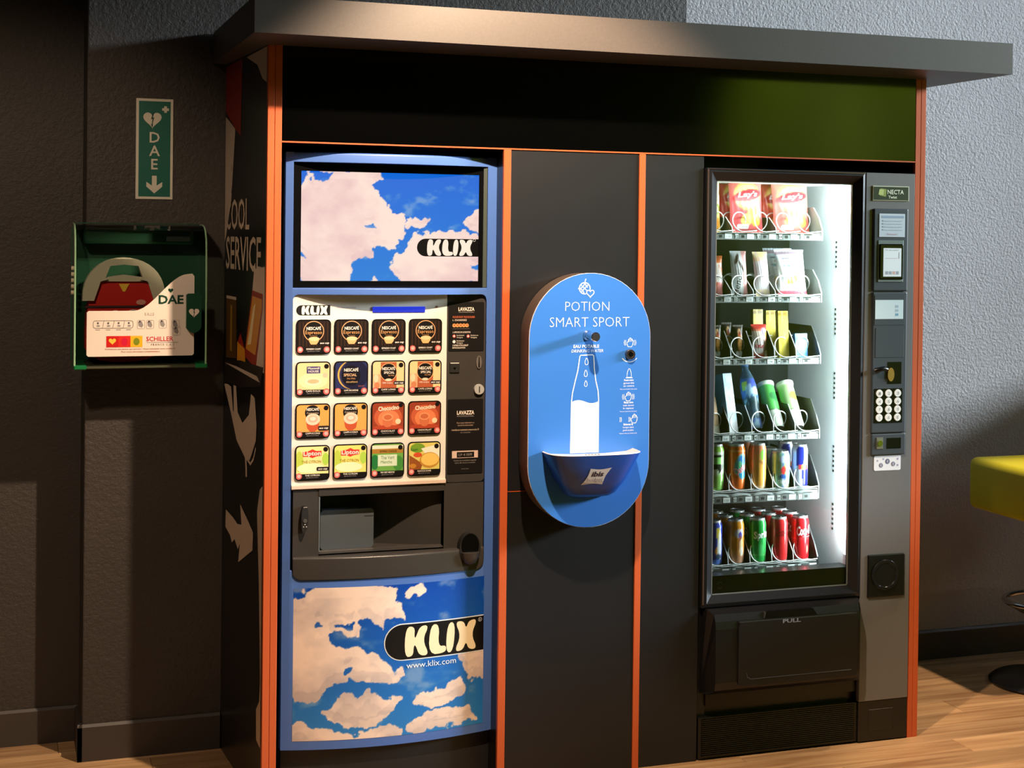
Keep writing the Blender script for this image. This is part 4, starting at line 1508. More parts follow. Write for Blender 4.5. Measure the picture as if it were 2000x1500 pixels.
d = Decal(bowl_map, slice=.006, step=.0004)
cxl, czl = .876, .922
star = []
cs_ = [(-.033, -.024), (-.014, .021), (.037, .024), (.018, -.022)]
cs_ = [(-.040, -.025), (-.020, .0255), (.0445, .0265), (.0245, -.025)]
for i in range(4):
    a, b = cs_[i], cs_[(i + 1) % 4]
    for k in range(6):
        t = k / 6
        f_ = 1 - .30 * math.sin(math.pi * t) * .5
        star.append((cxl + (a[0] + (b[0] - a[0]) * t) * f_, czl + (a[1] + (b[1] - a[1]) * t) * f_))
d.poly(star, (226, 218, 214), 0)
d.text('ibis', cxl + .004, czl + .001, .0145, (34, 34, 60), bold=.03, shear=.2, width=.038, layer=1)
d.text('budget', cxl - .002, czl - .0145, .011, (150, 140, 150), shear=.2, width=.050, layer=1)
d.build('bowl_logo', bowl, .4)

# ================================================================== SNACK MACHINE
M_TBLK = mat('machine_black', (13, 13, 14), 0.3, bump=(300, 0.08, 0.0005))
M_TFRM = mat('door_frame_black', (20, 21, 23), 0.36, bump=(300, 0.06, 0.0005))
M_TGRY = mat('machine_grey', (112, 110, 110), 0.42, 0.2, bump=(400, 0.06, 0.0004))
M_TMOD = mat('module_slate', (58, 64, 70), 0.4, bump=(400, 0.06, 0.0004))
M_INW = mat('interior_white', (222, 228, 230), 0.45, bump=(100, 0.03, 0.0004))
M_ING = mat('interior_grey', (24, 28, 26), 0.6, spec=0.1, bump=(100, 0.03, 0.0004))
M_TRAY = mat('tray_grey', (124, 132, 130), 0.42, bump=(200, 0.04, 0.0004))
M_TRAYD = mat('tray_dark', (26, 28, 28), 0.4, bump=(200, 0.04, 0.0004))
M_WIRE = mat('white_wire', (226, 230, 226), 0.3, bump=(200, 0.02, 0.0003))
TX0, TX1 = 1.2917, 2.0267
sm = thing('snack_machine', (1.66, .28, 0), 'black glass fronted snack and cold drinks machine with lit shelves', 'vending machine')
bd = MB()
bd.box(TX0, 1.318, .02, .56, .0, 1.828)
bd.box(1.318, 1.845, .02, .56, 1.800, 1.828)
bd.box(1.318, 1.845, .03, .56, .0, .50)
bd.box(1.845, TX1, .012, .56, .0, 1.828)
bd.box(1.318, 1.845, .50, .56, .50, 1.80)
bd.build('cabinet', M_TBLK, sm)
MB().box(1.832, 1.845, .035, .499, .50, 1.799).build('inner_side_wall', M_INW, sm)
isw = sm.children[-1]
MB().box(1.318, 1.832, .490, .4995, .50, 1.799).build('inner_back_wall', M_ING, sm)
MB().box(1.318, 1.326, .035, .490, .50, 1.799).build('inner_side_wall', M_ING, sm)
MB().box(1.326, 1.832, .035, .490, 1.790, 1.799).build('inner_ceiling', M_INW, sm)
MB().box(1.326, 1.832, .032, .10, .50, .562).build('lower_screen', M_TBLK, sm)
# row of slots in the side wall
for z in [1.60, 1.38, 1.17, .93, .74]:
    for k in range(6):
        MB().box(1.8305, 1.8335, .150, .158, z - k * .016, z - k * .016 + .007).build('rack_slot', M_TRAYD, isw)
led = MB().box(1.8145, 1.826, .036, .050, .60, 1.785, b=.002, seg=1).build('led_tube', mat('led_white', (226, 244, 255), .3, emis=9.0), sm)
lamp('led_tube_light', 'AREA', (1.8115, .050, 1.19), (1.60, .22, 1.19), 12, (.84, .95, 1.0), shape='RECTANGLE', size=.02, size_y=1.16)
lamp('top_led_light', 'AREA', (1.58, .06, 1.785), (1.58, .20, 1.2), 2.0, (.84, .95, 1.0), shape='RECTANGLE', size=.45, size_y=.02)
# door frame with sloped inner faces
FX0, FX1, FZ0, FZ1 = TX0 + .001, 1.846, .474, 1.828
GX0, GX1, GZ0, GZ1 = 1.334, 1.812, .507, 1.790
O1 = [(FX0, FZ0), (FX1, FZ0), (FX1, FZ1), (FX0, FZ1)]
I1 = [(FX0 + .016, FZ0 + .012), (FX1 - .010, FZ0 + .012), (FX1 - .010, FZ1 - .012), (FX0 + .016, FZ1 - .012)]
G1 = [(GX0, GZ0), (GX1, GZ0), (GX1, GZ1), (GX0, GZ1)]
fr = MB()
for i in range(4):
    j = (i + 1) % 4
    for A, ya, B, yb in ((O1, .02, O1, -.004), (O1, -.004, I1, -.008), (I1, -.008, G1, .014), (G1, .014, G1, .03)):
        fr.add([(A[i][0], ya, A[i][1]), (A[j][0], ya, A[j][1]), (B[j][0], yb, B[j][1]), (B[i][0], yb, B[i][1])], [[0, 1, 2, 3]])
frame = fr.build('door_frame', M_TFRM, sm)
MB().tube([(FX0 + .004, -.007, FZ0 + .01), (FX0 + .004, -.007, FZ1 - .004), (FX1 - .004, -.007, FZ1 - .004)], .0022, 6).build('frame_trim', mat('bronze_trim', (120, 100, 88), .3, .7, bump=(90, .02, .0003)), frame)
gk = MB()
for a in ((GX0 - .002, GX0 + .003, GZ0, GZ1), (GX1 - .003, GX1 + .002, GZ0, GZ1), (GX0, GX1, GZ0 - .002, GZ0 + .003), (GX0, GX1, GZ1 - .003, GZ1 + .002)):
    gk.box(a[0], a[1], .0150, .0185, a[2], a[3])
gk.build('glass_gasket', mat('gasket_grey', (104, 108, 106), .35, bump=(90, .02, .0003)), frame)
MB().box(GX0 - .004, GX1 + .004, .019, .024, GZ0 - .004, GZ1 + .004).build('window_pane', glass_mat('machine_glass', (.94, .97, .95), 0.0, 1.05), frame)
d = Decal(front(.0305))
d.stroke(ellipse(1.370, .532, .008, .010, 20, 20, 160), .002, (120, 124, 122), 1)
d.stroke(ellipse(1.370, .532, .008, .010, 20, 200, 340), .002, (120, 124, 122), 1)
d.build('lower_screen_mark', frame)

# trays, dividers and spirals
COLX = [1.7135 - .0775 * k for k in range(5)][::-1]
ROWS = [(1.631, 1.608), (1.428, 1.408), (1.229, 1.209), (.989, .966), (.806, .772), (.570, .546)]
SY0 = .120
spiral_me = {}


def spiral(cx, z0, parent, rad=.0315, y1=.44, pitch=.078):
    key = 's'
    if key not in spiral_me:
        pts = []
        turns = (y1 - SY0) / pitch
        n_ = int(turns * 22)
        pts.append((rad * .95 + .012, -.006, -rad + .004))
        for i in range(n_ + 1):
            a = -math.pi / 2 - 2 * math.pi * turns * i / n_
            pts.append((rad * math.cos(a), (y1 - SY0) * i / n_, rad * math.sin(a)))
        o = MB().tube(pts, .0019, 6).build('spiral', M_WIRE)
        spiral_me[key] = o.data
    else:
        o = bpy.data.objects.new('spiral', spiral_me[key])
        COL.objects.link(o)
    o.parent = parent
    o.location = Vector((cx, SY0, z0 + rad + .0025)) - ORG[parent]
    return o


for ri, (zt, zb) in enumerate(ROWS):
    t = MB()
    t.box(1.328, 1.757, SY0, .470, zt - .006, zt - .003)
    t.box(1.328, 1.757, SY0, SY0 + .004, zb, zt, b=.001, seg=1)
    tray = t.build('tray', M_TRAY, sm)
    hgt = .085 if ri < 2 else .10
    MB().prism([(SY0 - .002, zb), (SY0 - .002, zt + .012), (SY0 + .02, zt + .05), (SY0 + .06, zt + hgt), (.47, zt + hgt), (.47, zb)], 1.757, 1.7615, 'x').build('tray_side', M_TRAYD if ri > 1 else M_TRAY, tray)
    for k, cx in enumerate(COLX):
        if k < 4:
            xd = cx + .03875
            if ri in (0, 1) and k in ((1, 3) if ri == 0 else (3,)):
                pass
            else:
                hd = .05 if ri < 2 else .085
                dv = MB().prism([(SY0 + .006, zt), (SY0 + .010, zt + hd * .35), (SY0 + .06, zt + hd), (.45, zt + hd), (.45, zt)], xd - .0008, xd + .0008, 'x').build('divider', M_TRAYD, tray)
                MB().tube([(xd, SY0 + .005, zt), (xd, SY0 + .009, zt + hd * .35), (xd, SY0 + .059, zt + hd)], .0016, 6).build('divider_edge', M_WIRE, dv)
        spiral(cx, zt, tray)
        if ri > 3:
            # shallow curved chute in front of each can column
            ch = [[(cx + .036 * math.cos(a), SY0 - .012 + y, zt - .004 - .016 * (1 - y / .03) + .010 * math.sin(a)) for a in [math.pi * j / 10 for j in range(11)]] for y in (0, .015, .03)]
            MB().grid(ch, 0, True).build('can_chute', M_TRAY, tray)
        d = Decal(front(SY0 - (.0125 if ri > 3 else 0)), step=.0003)
        h0, h1 = (zb + .003, min(zt, zb + .022) - .003)
        if ri > 3:
            d.rect(cx - .037, zb, cx + .037, zb + .021, (92, 100, 98), 0)
        num = '%d%d' % (ri + 1, k + 1)
        d.rect(cx - .034, h0, cx - .018, h1, (34, 36, 36), 1)
        d.rect(cx - .0325, h0 + .0008, cx - .0205, h1 - .0008, (206, 216, 214), 2)
        d.text(num, cx - .0265, h0 + .003, .0085, (20, 22, 22), bold=.02, width=.0095, layer=3)
        d.rect(cx - .010, h0 + .004, cx + .000, h1 - .004, (26, 28, 28), 2)
        d.rect(cx + .010, h0, cx + .034, h1, (238, 244, 242), 2)
        d.text('%d.%d0' % (1 + (ri + k) % 2, (3 * k + ri) % 9 + 1), cx + .022, h0 + .003, .0065, (120, 124, 124), width=.014, layer=3)
        d.build('price_strip', tray, .45)

# delivery hatch
hp = [(.02, .4715), (-.012, .470), (-.034, .458), (-.046, .438), (-.050, .415), (-.050, .250), (-.044, .226), (-.028, .212), (.02, .206)]
hh = MB()
n = len(hp)
xa, xb = 1.300, 1.845
ins = .022
hh.grid([[(xa + (ins if y < -.03 else (ins * .4 if y < 0 else 0)), y, z) for y, z in hp], [(xb - (ins if y < -.03 else (ins * .4 if y < 0 else 0)), y, z) for y, z in hp]], 0, False)
for x, s_ in ((xa, 1), (xb, -1)):
    hh.add([(x + s_ * (ins if y < -.03 else (ins * .4 if y < 0 else 0)), y, z) for y, z in hp], [list(range(n))])
hatch = hh.build('delivery_hatch', mat('hatch_black', (19, 18, 18), .3, bump=(300, .06, .0005)), sm)
flp = MB().prism(rrect(1.397, .236, 1.812, .428, .012, 4), -.0555, -.048, 'y').build('flap', mat('flap_black', (21, 20, 20), .36, bump=(300, .08, .0006)), hatch)
MB().box(1.397, 1.812, -.0548, -.036, .418, .4365, b=.004).build('flap_top', mat('flap_black', (21, 20, 20), .36), flp)
MB().prism([(1.487, .4365), (1.492, .458), (1.655, .458), (1.672, .4365)], -.0495, -.030, 'y').build('grip_recess', M_BEZEL, flp)
MB().tube([(1.425, -.0558, .275), (1.428, -.0558, .262), (1.440, -.0558, .256), (1.79, -.0558, .256)], .0015, 6).build('flap_groove', M_TMOD, flp)
d = Decal(front(-.0550), step=.0003)
d.text('PULL', 1.578, .4215, .011, (120, 124, 134), bold=.03, width=.062)
d.build('flap_print', flp)
MB().box(1.318, 1.845, .012, .03, .165, .21).build('hatch_sill', M_TBLK, sm)
base = MB().box(TX0, TX1, .004, .03, .004, .131, b=.002, seg=1).build('base_panel', M_TBLK, sm)
gr = MB()
for k in range(20):
    gr.box(1.302, 1.838, -.001, .0045, .012 + k * .0062, .0148 + k * .0062)
tag(gr.build('vent_grille', M_TBLK, sm), kind='stuff')

# payment column
colp = MB().box(1.8475, TX1, -.006, .012, .1335, 1.827, b=.0015, seg=1).build('payment_column', M_TGRY, sm)
np_ = MB().box(1.870, 2.003, -.0095, -.005, 1.738, 1.7855, b=.001, seg=1).build('name_plate', mat('plate_cream', (206, 206, 176), .35, bump=(200, .02, .0003)), colp)
d = Decal(front(-.0095))
d.rect(1.8725, 1.7405, 2.0005, 1.783, (44, 52, 34))
CRp = (236, 238, 212)
d.poly([(1.894, 1.755), (1.918, 1.751), (1.920, 1.775), (1.898, 1.778)], (150, 160, 84), 1)
d.poly([(1.890, 1.758), (1.908, 1.756), (1.910, 1.774), (1.894, 1.775)], (196, 206, 130), 2)
d.text('NECTA', 1.923, 1.760, .0135, CRp, 'l', .02, width=.060)
d.text('Twist', 1.926, 1.746, .0085, CRp, 'l', .02, width=.032)
d.build('plate_print', np_, .35)
m1 = MB().box(1.873, 2.000, -.014, -.004, 1.449, 1.713, b=.004).build('card_module', M_TMOD, colp)
MB().box(1.891, 1.986, -.0158, -.013, 1.622, 1.697, b=.001, seg=1).build('instruction_card', mat('card_pale', (206, 216, 224), .35, bump=(200, .02, .0003)), m1)
ic = m1.children[-1]
d = Decal(front(-.0158))
d.rect(1.900, 1.683, 1.981, 1.690, (150, 170, 190))
for k in range(4):
    d.poly(ellipse(1.9035, 1.674 - k * .0095, .0022, n=10), (110, 130, 150))
    d.text(('Insérez la monnaie', 'Composez le numéro', 'Retirez le produit', 'Reprenez la monnaie')[k], 1.908, 1.672 - k * .0095, .004, (150, 160, 172), 'l', width=.066)
d.text('Bonne pause !', 1.940, 1.629, .006, (180, 120, 130), width=.04)
d.build('card_print', ic)
rd = MB().box(1.888, 1.982, -.0165, -.013, 1.478, 1.612, b=.002).build('reader_mount', mat('mount_grey', (112, 124, 118), .4, bump=(200, .02, .0003)), m1)
MB().box(1.893, 1.979, -.0200, -.016, 1.487, 1.600, b=.003).build('card_reader', M_BEZEL, rd)
MB().box(1.9055, 1.971, -.0212, -.0195, 1.496, 1.587).build('reader_screen', mat('reader_screen_white', (232, 238, 240), .3, emis=.12, bump=(60, .01, .0002)), rd)
d = Decal(front(-.0212))
d.text('CB  sans contact', 1.936, 1.579, .004, (130, 130, 140), width=.05)
d.rect(1.911, 1.5535, 1.958, 1.5545, (200, 150, 170))
d.rect(1.961, 1.5535, 1.963, 1.574, (150, 150, 160))
for k in range(4):
    d.rect(1.913 + k * .013, 1.503, 1.923 + k * .013, 1.513, ((170, 176, 184), (170, 176, 184), (226, 180, 170), (170, 176, 184))[k])
d.build('screen_print', rd)
m2 = MB().box(1.873, 2.000, -.014, -.004, .994, 1.446, b=.004).build('coin_module', M_TMOD, colp)
MB().box(1.879, 1.991, -.0150, -.013, 1.340, 1.436, b=.001, seg=1).build('display_surround', M_TMOD, m2)
MB().box(1.8815, 1.984, -.0160, -.0145, 1.360, 1.421).build('price_display', mat('pale_lcd', (206, 222, 224), .25, emis=.1, bump=(60, .01, .0002)), m2)
d = Decal(front(-.0160))
for k in range(3):
    d.rect(1.955, 1.370 + k * .013, 1.966, 1.378 + k * .013, (120, 170, 190) if k == 0 else (170, 190, 200))
d.build('display_print', m2)
MB().box(1.884, 1.988, -.0152, -.013, 1.236, 1.332, b=.001, seg=1).build('blank_plate', M_TMOD, m2)
MB().box(1.931, 1.981, -.0150, -.012, 1.152, 1.222).build('coin_entry', M_BEZEL, m2)
MB().prism(ellipse(1.941, 1.182, .012, .022, 20), -.019, -.013, 'y').build('coin_guide', mat('brass', (200, 160, 90), .3, .8, bump=(60, .02, .0003)), m2)
lev = MB().tube([(1.880, -.022, 1.196), (1.892, -.030, 1.200), (1.908, -.030, 1.203), (1.920, -.026, 1.199)], .0075, 10).build('return_lever', M_TBLK, m2)
kp = MB().box(1.883, 1.986, -.0160, -.013, 1.027, 1.137, b=.001, seg=1).build('keypad', M_BEZEL, m2)
lab = ['1', '2', '3', '4', '5', '6', '7', '8', '9', 'C', '0', 'E']
for r_ in range(4):
    for c_ in range(3):
        x, z = 1.9005 + c_ * .0335, 1.122 - r_ * .0258
        MB().cyl((x, -.0155, z), (x, -.0185, z), .0125, .0118, 22).build('key', mat('key_white', (236, 238, 234), .35, bump=(100, .02, .0002)), kp)
        d = Decal(front(-.0185))
        d.text(lab[r_ * 3 + c_], x, z - .0045, .009, (120, 120, 124), width=.006)
        d.build('key_print', kp, .4)
m3 = MB().box(1.876, 2.000, -.014, -.004, .924, .992, b=.003).build('lock_module', M_TMOD, colp)
MB().box(1.893, 1.917, -.0165, -.013, .944, .981, b=.001, seg=1).build('lock_plate', M_STEEL, m3)
MB().cyl((1.905, -.016, .962), (1.905, -.0195, .962), .0095, n=20).build('lock_cylinder', M_CHROME, m3)
MB().box(1.931, 1.983, -.0148, -.012, .944, .978).build('note_slot', M_BEZEL, m3)
stk = MB().prism(rrect(1.890, .873, 1.988, .921, .005, 3), -.0072, -.0055, 'y').build('coin_sticker', mat('sticker_white', (226, 228, 234), .4, bump=(100, .02, .0002)), colp)
d = Decal(front(-.0072))
for x, z, r_, c_ in ((1.902, .905, .003, (150, 150, 170)), (1.915, .890, .0075, (120, 120, 140)), (1.924, .910, .003, (150, 160, 190)), (1.939, .902, .0085, (100, 104, 130)), (1.960, .893, .0075, (120, 120, 140)), (1.976, .909, .0035, (160, 150, 180)), (1.976, .889, .0035, (160, 150, 180))):
    d.poly(ellipse(x, z, r_, n=16), c_)
    if r_ > .005:
        d.text('€', x, z - .004, .008, (226, 228, 234), width=.006)
d.build('sticker_print', stk, .4)
cc = MB().box(1.871, 2.006, -.012, -.004, .466, .604, b=.003).build('change_cup', M_TBLK, colp)
MB().lathe([(.050, -.001), (.048, -.004), (.040, -.004), (.036, .002), (.030, .008), (.0, .010)], (1.9335, -.013, .538), 36, axis='y').build('cup_rim', mat('cup_gloss_black', (24, 24, 26), .18, bump=(60, .01, .0002)), cc)
MB().box(1.8475, TX1, -.003, .012, .004, .1325, b=.001, seg=1).build('lower_cover', M_TBLK, sm)
MB().box(1.885, 1.975, -.0045, -.002, .035, .105, b=.001, seg=1).build('access_plate', mat('plate_brown_black', (22, 19, 18), .35, bump=(200, .04, .0004)), sm)
# ================================================================== GOODS ON THE SHELVES
M_PACK = attr_mat('foil_print', 0.32)
M_CANP = attr_mat('can_print', 0.25, metal=0.25)
M_ALU = mat('can_aluminium', (206, 208, 210), 0.25, 1.0, bump=(200, 0.02, 0.0003))
PROTO = {}


def at_shelf(t, x, y, z, lean=0.0, rz=0.0):
    t.location = (x, y, z)
    t.rotation_euler = (-math.radians(lean), 0, math.radians(rz))


def pouch(name, label, cat, x, row, w, h, thick, painter, lean=8, y=.155, decal=None, rz=0, group=None, seal=.05, nu=36, nv=40, part='wrapper'):
    """Pillow pack: front and back sheets bulging between two flat crimped seals."""
    t = thing(name, (0, 0, 0), label, cat, group)

    def surf(a, v, sgn):
        k = max(0.0, math.sin(math.pi * a)) ** .55 * max(0.0, math.sin(math.pi * min(1, max(0, (v - seal) / (1 - 2 * seal))))) ** .5
        v = min(1.0, max(0.0, v))
        wr = 1 - .07 * max(0.0, math.sin(math.pi * v)) ** .5
        crk = .0012 * math.sin(a * 43 + v * 9) * (1 - abs(2 * v - 1)) + (.0014 * math.sin(a * 60) if v < seal or v > 1 - seal else 0)
        return ((a - .5) * w * wr, thick / 2 - sgn * (thick / 2 * k) + crk, v * h)

    def mp(u, v):
        return surf(u * 2, v, 1) if u <= .5 else surf(2 - 2 * u, v, -1)

    def pt(U, V):
        A = np.where(U <= .5, U * 2, 2 - 2 * U)
        c = painter(A, V)
        return c
    painted(part, mp, nu * 2, nv, pt, M_PACK, t)
    if decal:
        d = Decal(lambda u, v, q_: (lambda s_: (s_[0], s_[1] - q_ - .0006, s_[2]))(surf(u / w + .5, v / h, 1)), slice=.006)
        decal(d)
        d.build('wrapper_print', t, .4)
    at_shelf(t, x, y, ROWS[row][0] - .002, lean, rz)
    return t


def can(name, label, x, row, painter, r=.029, h=.145, y=.160, decal=None, group=None, rz=0, cat='can', key=None, nu=44, nv=36):
    if key and key in PROTO:
        t = copy_tree(PROTO[key])
        tag(t, label, cat, group)
    else:
        t = thing(name, (0, 0, 0), label, cat, group)
        prof = [(0, .82), (.02, .86), (.06, 1.0), (.86, 1.0), (.93, .92), (.975, .83), (1.0, .84)]

        def rad(v):
            return r * float(np.interp(v, [p[0] for p in prof], [p[1] for p in prof]))

        def mp(u, v):
            a = (u - .5) * 2 * math.pi
            return (rad(v) * math.sin(a), -rad(v) * math.cos(a), v * h)

        def pt(U, V):
            c = painter((U - .5) * 2 * math.pi * r * 1000, V)
            met = np.array([205, 208, 212.])
            k = ((V < .035) | (V > .965))[..., None]
            return np.where(k, met, c)
        painted('body', mp, nu, nv, pt, M_CANP, t)
        MB().lathe([(r * .84, h), (r * .80, h + .0012), (r * .76, h - .002), (0, h - .002)], (0, 0, 0), 28).build('lid', M_ALU, t)
        MB().prism(ellipse(.0, -.004, .006, .009, 16), h - .0015, h + .0005, 'z').build('pull_tab', M_ALU, t)
        MB().lathe([(r * .82, .0), (r * .70, .004), (0, .006)], (0, 0, 0), 24).build('base', M_ALU, t)
        if decal:
            d = Decal(lambda u, v, q_: ((rad(v / h) + q_ + .0004) * math.sin(u / r), -(rad(v / h) + q_ + .0004) * math.cos(u / r), v), slice=.003)
            decal(d)
            d.build('can_print', t, .3)
        if key:
            PROTO[key] = t
    at_shelf(t, x, y, ROWS[row][0] - .002, 0, rz)
    return t


def P0(A, V, base):
    return Paint(A, V, base)


# ---- shelf 1: crisps
def lays(tone):
    def f(A, V):
        p = P0(A, V, tone)
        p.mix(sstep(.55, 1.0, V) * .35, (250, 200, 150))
        p.ell(.5, .66, .40, .25, (250, 222, 110))
        p.ell(.5, .66, .36, .21, (255, 240, 150))
        p.ell(.5, .67, .44, .105, (200, 30, 50), .1, .12)
        p.ell(.62, .30, .20, .12, (246, 206, 96)).ell(.44, .24, .17, .10, (250, 214, 120)).ell(.74, .22, .14, .09, (240, 190, 80))
        p.rect(.18, .08, .52, .17, (250, 246, 240))
        p.rect(0, 0, 1, .04, (236, 120, 110)).rect(0, .96, 1, 1, (250, 226, 150))
        return p.c
    return f


def lays_txt(w, h):
    def g(d):
        d.text("Lay's", 0, h * .645, h * .085, (255, 252, 250), bold=.03, shear=.25, width=w * .62, rot=.07, layer=2)
        d.text('recette', -w * .12, h * .115, h * .025, (120, 110, 110), width=w * .2, layer=2)
    return g


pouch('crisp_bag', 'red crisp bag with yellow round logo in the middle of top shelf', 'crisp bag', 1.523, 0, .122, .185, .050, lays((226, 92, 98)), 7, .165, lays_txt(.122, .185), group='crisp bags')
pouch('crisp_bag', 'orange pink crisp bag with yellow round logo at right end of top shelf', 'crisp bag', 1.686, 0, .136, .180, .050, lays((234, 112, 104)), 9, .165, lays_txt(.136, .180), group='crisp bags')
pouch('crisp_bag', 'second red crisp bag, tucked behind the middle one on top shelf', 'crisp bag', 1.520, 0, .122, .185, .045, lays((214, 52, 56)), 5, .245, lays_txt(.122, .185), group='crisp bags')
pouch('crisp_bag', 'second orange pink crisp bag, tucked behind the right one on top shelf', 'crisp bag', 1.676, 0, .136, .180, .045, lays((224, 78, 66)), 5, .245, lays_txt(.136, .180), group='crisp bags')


def herb(A, V):
    p = P0(A, V, (228, 236, 190))
    p.mix(sstep(.5, .25, V), (246, 190, 96))
    p.blob((120, 150, 60), 7, 3, .60, .66, .8)
    p.ell(.85, .42, .16, .10, (110, 140, 40)).ell(.85, .42, .08, .05, (230, 226, 120))
    p.ell(.7, .16, .24, .13, (232, 150, 50)).ell(.4, .24, .2, .12, (250, 206, 110))
    return p.c


pouch('crisp_bag', 'pale green and orange snack bag half hidden at left end of top shelf', 'snack bag', 1.372, 0, .122, .185, .050, herb, 6, .165, group='crisp bags')

# ---- shelf 2: sweets
def wafer_a(A, V):
    p = P0(A, V, (226, 120, 60))
    p.rect(0, .45, 1, .80, (246, 232, 224)).rect(0, .0, 1, .34, (240, 150, 150)).rect(0, .34, 1, .45, (250, 240, 236))
    p.blob((190, 84, 40), 6, 5, .52, .6, .7)
    p.ell(.5, .62, .3, .12, (240, 220, 214))
    return p.c


pouch('wafer_bar', 'orange and white wafer bar at left end of second shelf', 'snack bar', 1.408, 1, .050, .132, .022, wafer_a, 6, .158, nu=16, nv=30)


def bueno(A, V):
    p = P0(A, V, (244, 246, 248))
    p.rect(.72, 0, 1, 1, (236, 150, 150)).mix(sstep(.62, .74, A), (238, 170, 166))
    p.ell(.35, .82, .18, .07, (70, 50, 46), .2, .6).ell(.60, .66, .20, .05, (80, 58, 50), .2, -.6).ell(.2, .10, .10, .06, (60, 44, 40)).ell(.45, .07, .08, .04, (60, 44, 40))
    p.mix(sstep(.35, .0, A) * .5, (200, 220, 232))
    return p.c


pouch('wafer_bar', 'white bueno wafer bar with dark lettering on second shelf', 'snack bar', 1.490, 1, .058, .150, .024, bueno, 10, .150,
      lambda d: d.text('bueno', -.004, .030, .022, (60, 50, 56), shear=.15, width=.075, rot=1.30, layer=1), nu=20, nv=36)


def cream_bar(A, V):
    p = P0(A, V, (246, 238, 240))
    p.rect(0, .86, 1, 1, (250, 226, 170)).rect(0, 0, 1, .17, (250, 228, 190)).rect(0, .78, 1, .86, (246, 210, 170))
    p.blob((236, 206, 226), 5, 8, .55, .7, .6).ell(.8, .45, .12, .05, (150, 130, 170))
    return p.c


pouch('wafer_bar', 'cream and white bar right of the bueno bar on second shelf', 'snack bar', 1.572, 1, .054, .150, .024, cream_bar, 13, .150, nu=18, nv=34)


def madel(A, V):
    p = P0(A, V, (248, 246, 240))
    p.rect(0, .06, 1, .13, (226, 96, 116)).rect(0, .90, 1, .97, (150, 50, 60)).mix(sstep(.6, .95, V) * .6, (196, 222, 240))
    p.ell(.5, .80, .30, .022, (120, 110, 130)).ell(.55, .72, .24, .02, (206, 150, 120)).ell(.5, .64, .34, .02, (130, 180, 196)).ell(.55, .55, .22, .025, (150, 206, 226))
    p.ell(.5, .35, .22, .08, (244, 206, 130)).ell(.62, .38, .12, .07, (190, 130, 90)).ell(.38, .30, .10, .05, (240, 186, 90))
    return p.c


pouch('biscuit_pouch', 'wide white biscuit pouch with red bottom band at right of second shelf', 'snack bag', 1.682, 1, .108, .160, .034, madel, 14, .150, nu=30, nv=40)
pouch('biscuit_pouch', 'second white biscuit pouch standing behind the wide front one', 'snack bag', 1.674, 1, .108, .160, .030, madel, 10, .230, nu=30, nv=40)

# ---- shelf 3: chocolate
def choc(A, V):
    p = P0(A, V, (34, 26, 20))
    p.ell(.58, .52, .26, .34, (196, 120, 60), .2).ell(.60, .40, .22, .20, (226, 160, 90), .2).ell(.55, .80, .18, .09, (236, 190, 130)).ell(.60, .74, .14, .06, (196, 60, 50))
    p.rect(.2, .03, .85, .20, (228, 226, 226)).rect(0, .94, 1, 1, (150, 146, 140))
    p.blob((60, 40, 28), 9, 4, .55, .6, .5)
    return p.c


for k, (x, l) in enumerate(((1.412, 'dark caramel chocolate bar at left end of third shelf'), (1.489, 'dark caramel chocolate bar next to the red wafer pack on third shelf'))):
    pouch('chocolate_bar', l, 'snack bar', x, 2, .036, .108, .020, choc, 5, .158, group='dark chocolate bars', nu=16, nv=30)
    pouch('chocolate_bar', ('second dark bar behind the leftmost bar of third shelf', 'second dark bar behind the one beside the red wafer pack')[k], 'snack bar', x - .004, 2, .036, .112, .018, choc, 5, .235, group='dark chocolate bars', nu=16, nv=30)


def kitkat(A, V):
    p = P0(A, V, (226, 120, 90))
    p.rect(0, .86, 1, 1, (214, 60, 50)).rect(0, .0, 1, .10, (206, 60, 70)).rect(.0, .42, .75, .80, (246, 226, 206)).ell(.35, .32, .40, .18, (250, 242, 240)).ell(.75, .78, .2, .12, (150, 120, 150)).ell(.85, .70, .14, .08, (240, 170, 60))
    p.poly([(.62, .55), (.92, .50), (1, .2), (.9, .05), (.66, .1)], (110, 76, 56))
    p.rect(.78, .06, .95, .22, (226, 200, 150))
    return p.c


pouch('wafer_pack', 'red and white wafer pack in the middle of third shelf', 'snack bar', 1.566, 2, .056, .112, .030, kitkat, 9, .150,
      lambda d: d.text('KitKat', -.008, .034, .012, (206, 40, 50), bold=.02, shear=.2, width=.030, layer=1), nu=20, nv=32)


def bxbox(name, label, cat, x, row, w, dep, h, painter, lean, y, rz=0, decal=None, group=None):
    t = thing(name, (0, 0, 0), label, cat, group)
    c = .0015

    def mp(u, v):
        P = [(-w / 2, 0), (w / 2, 0), (w / 2, dep), (-w / 2, dep), (-w / 2, 0)]
        k = min(3, int(u * 4))
        f_ = u * 4 - k
        a, b = P[k], P[k + 1]
        return (a[0] + (b[0] - a[0]) * f_, a[1] + (b[1] - a[1]) * f_, v * h)
    painted('carton', mp, 64, 24, lambda U, V: painter(U * 4, V), M_PACK, t, smooth=False)
    MB().box(-w / 2, w / 2, 0, dep, h - .0005, h).build('top_flap', ink(tuple(painter(np.array([[.5]]), np.array([[.9]]))[0, 0].astype(int))), t)
    MB().box(-w / 2, w / 2, 0, dep, 0, .0005).build('bottom_flap', ink(tuple(painter(np.array([[.5]]), np.array([[.1]]))[0, 0].astype(int))), t)
    if decal:
        d = Decal(lambda u, v, q_: (u, -q_ - .0003, v))
        decal(d)
        d.build('carton_print', t, .4)
    at_shelf(t, x, y, ROWS[row][0] - .002, lean, rz)
    return t


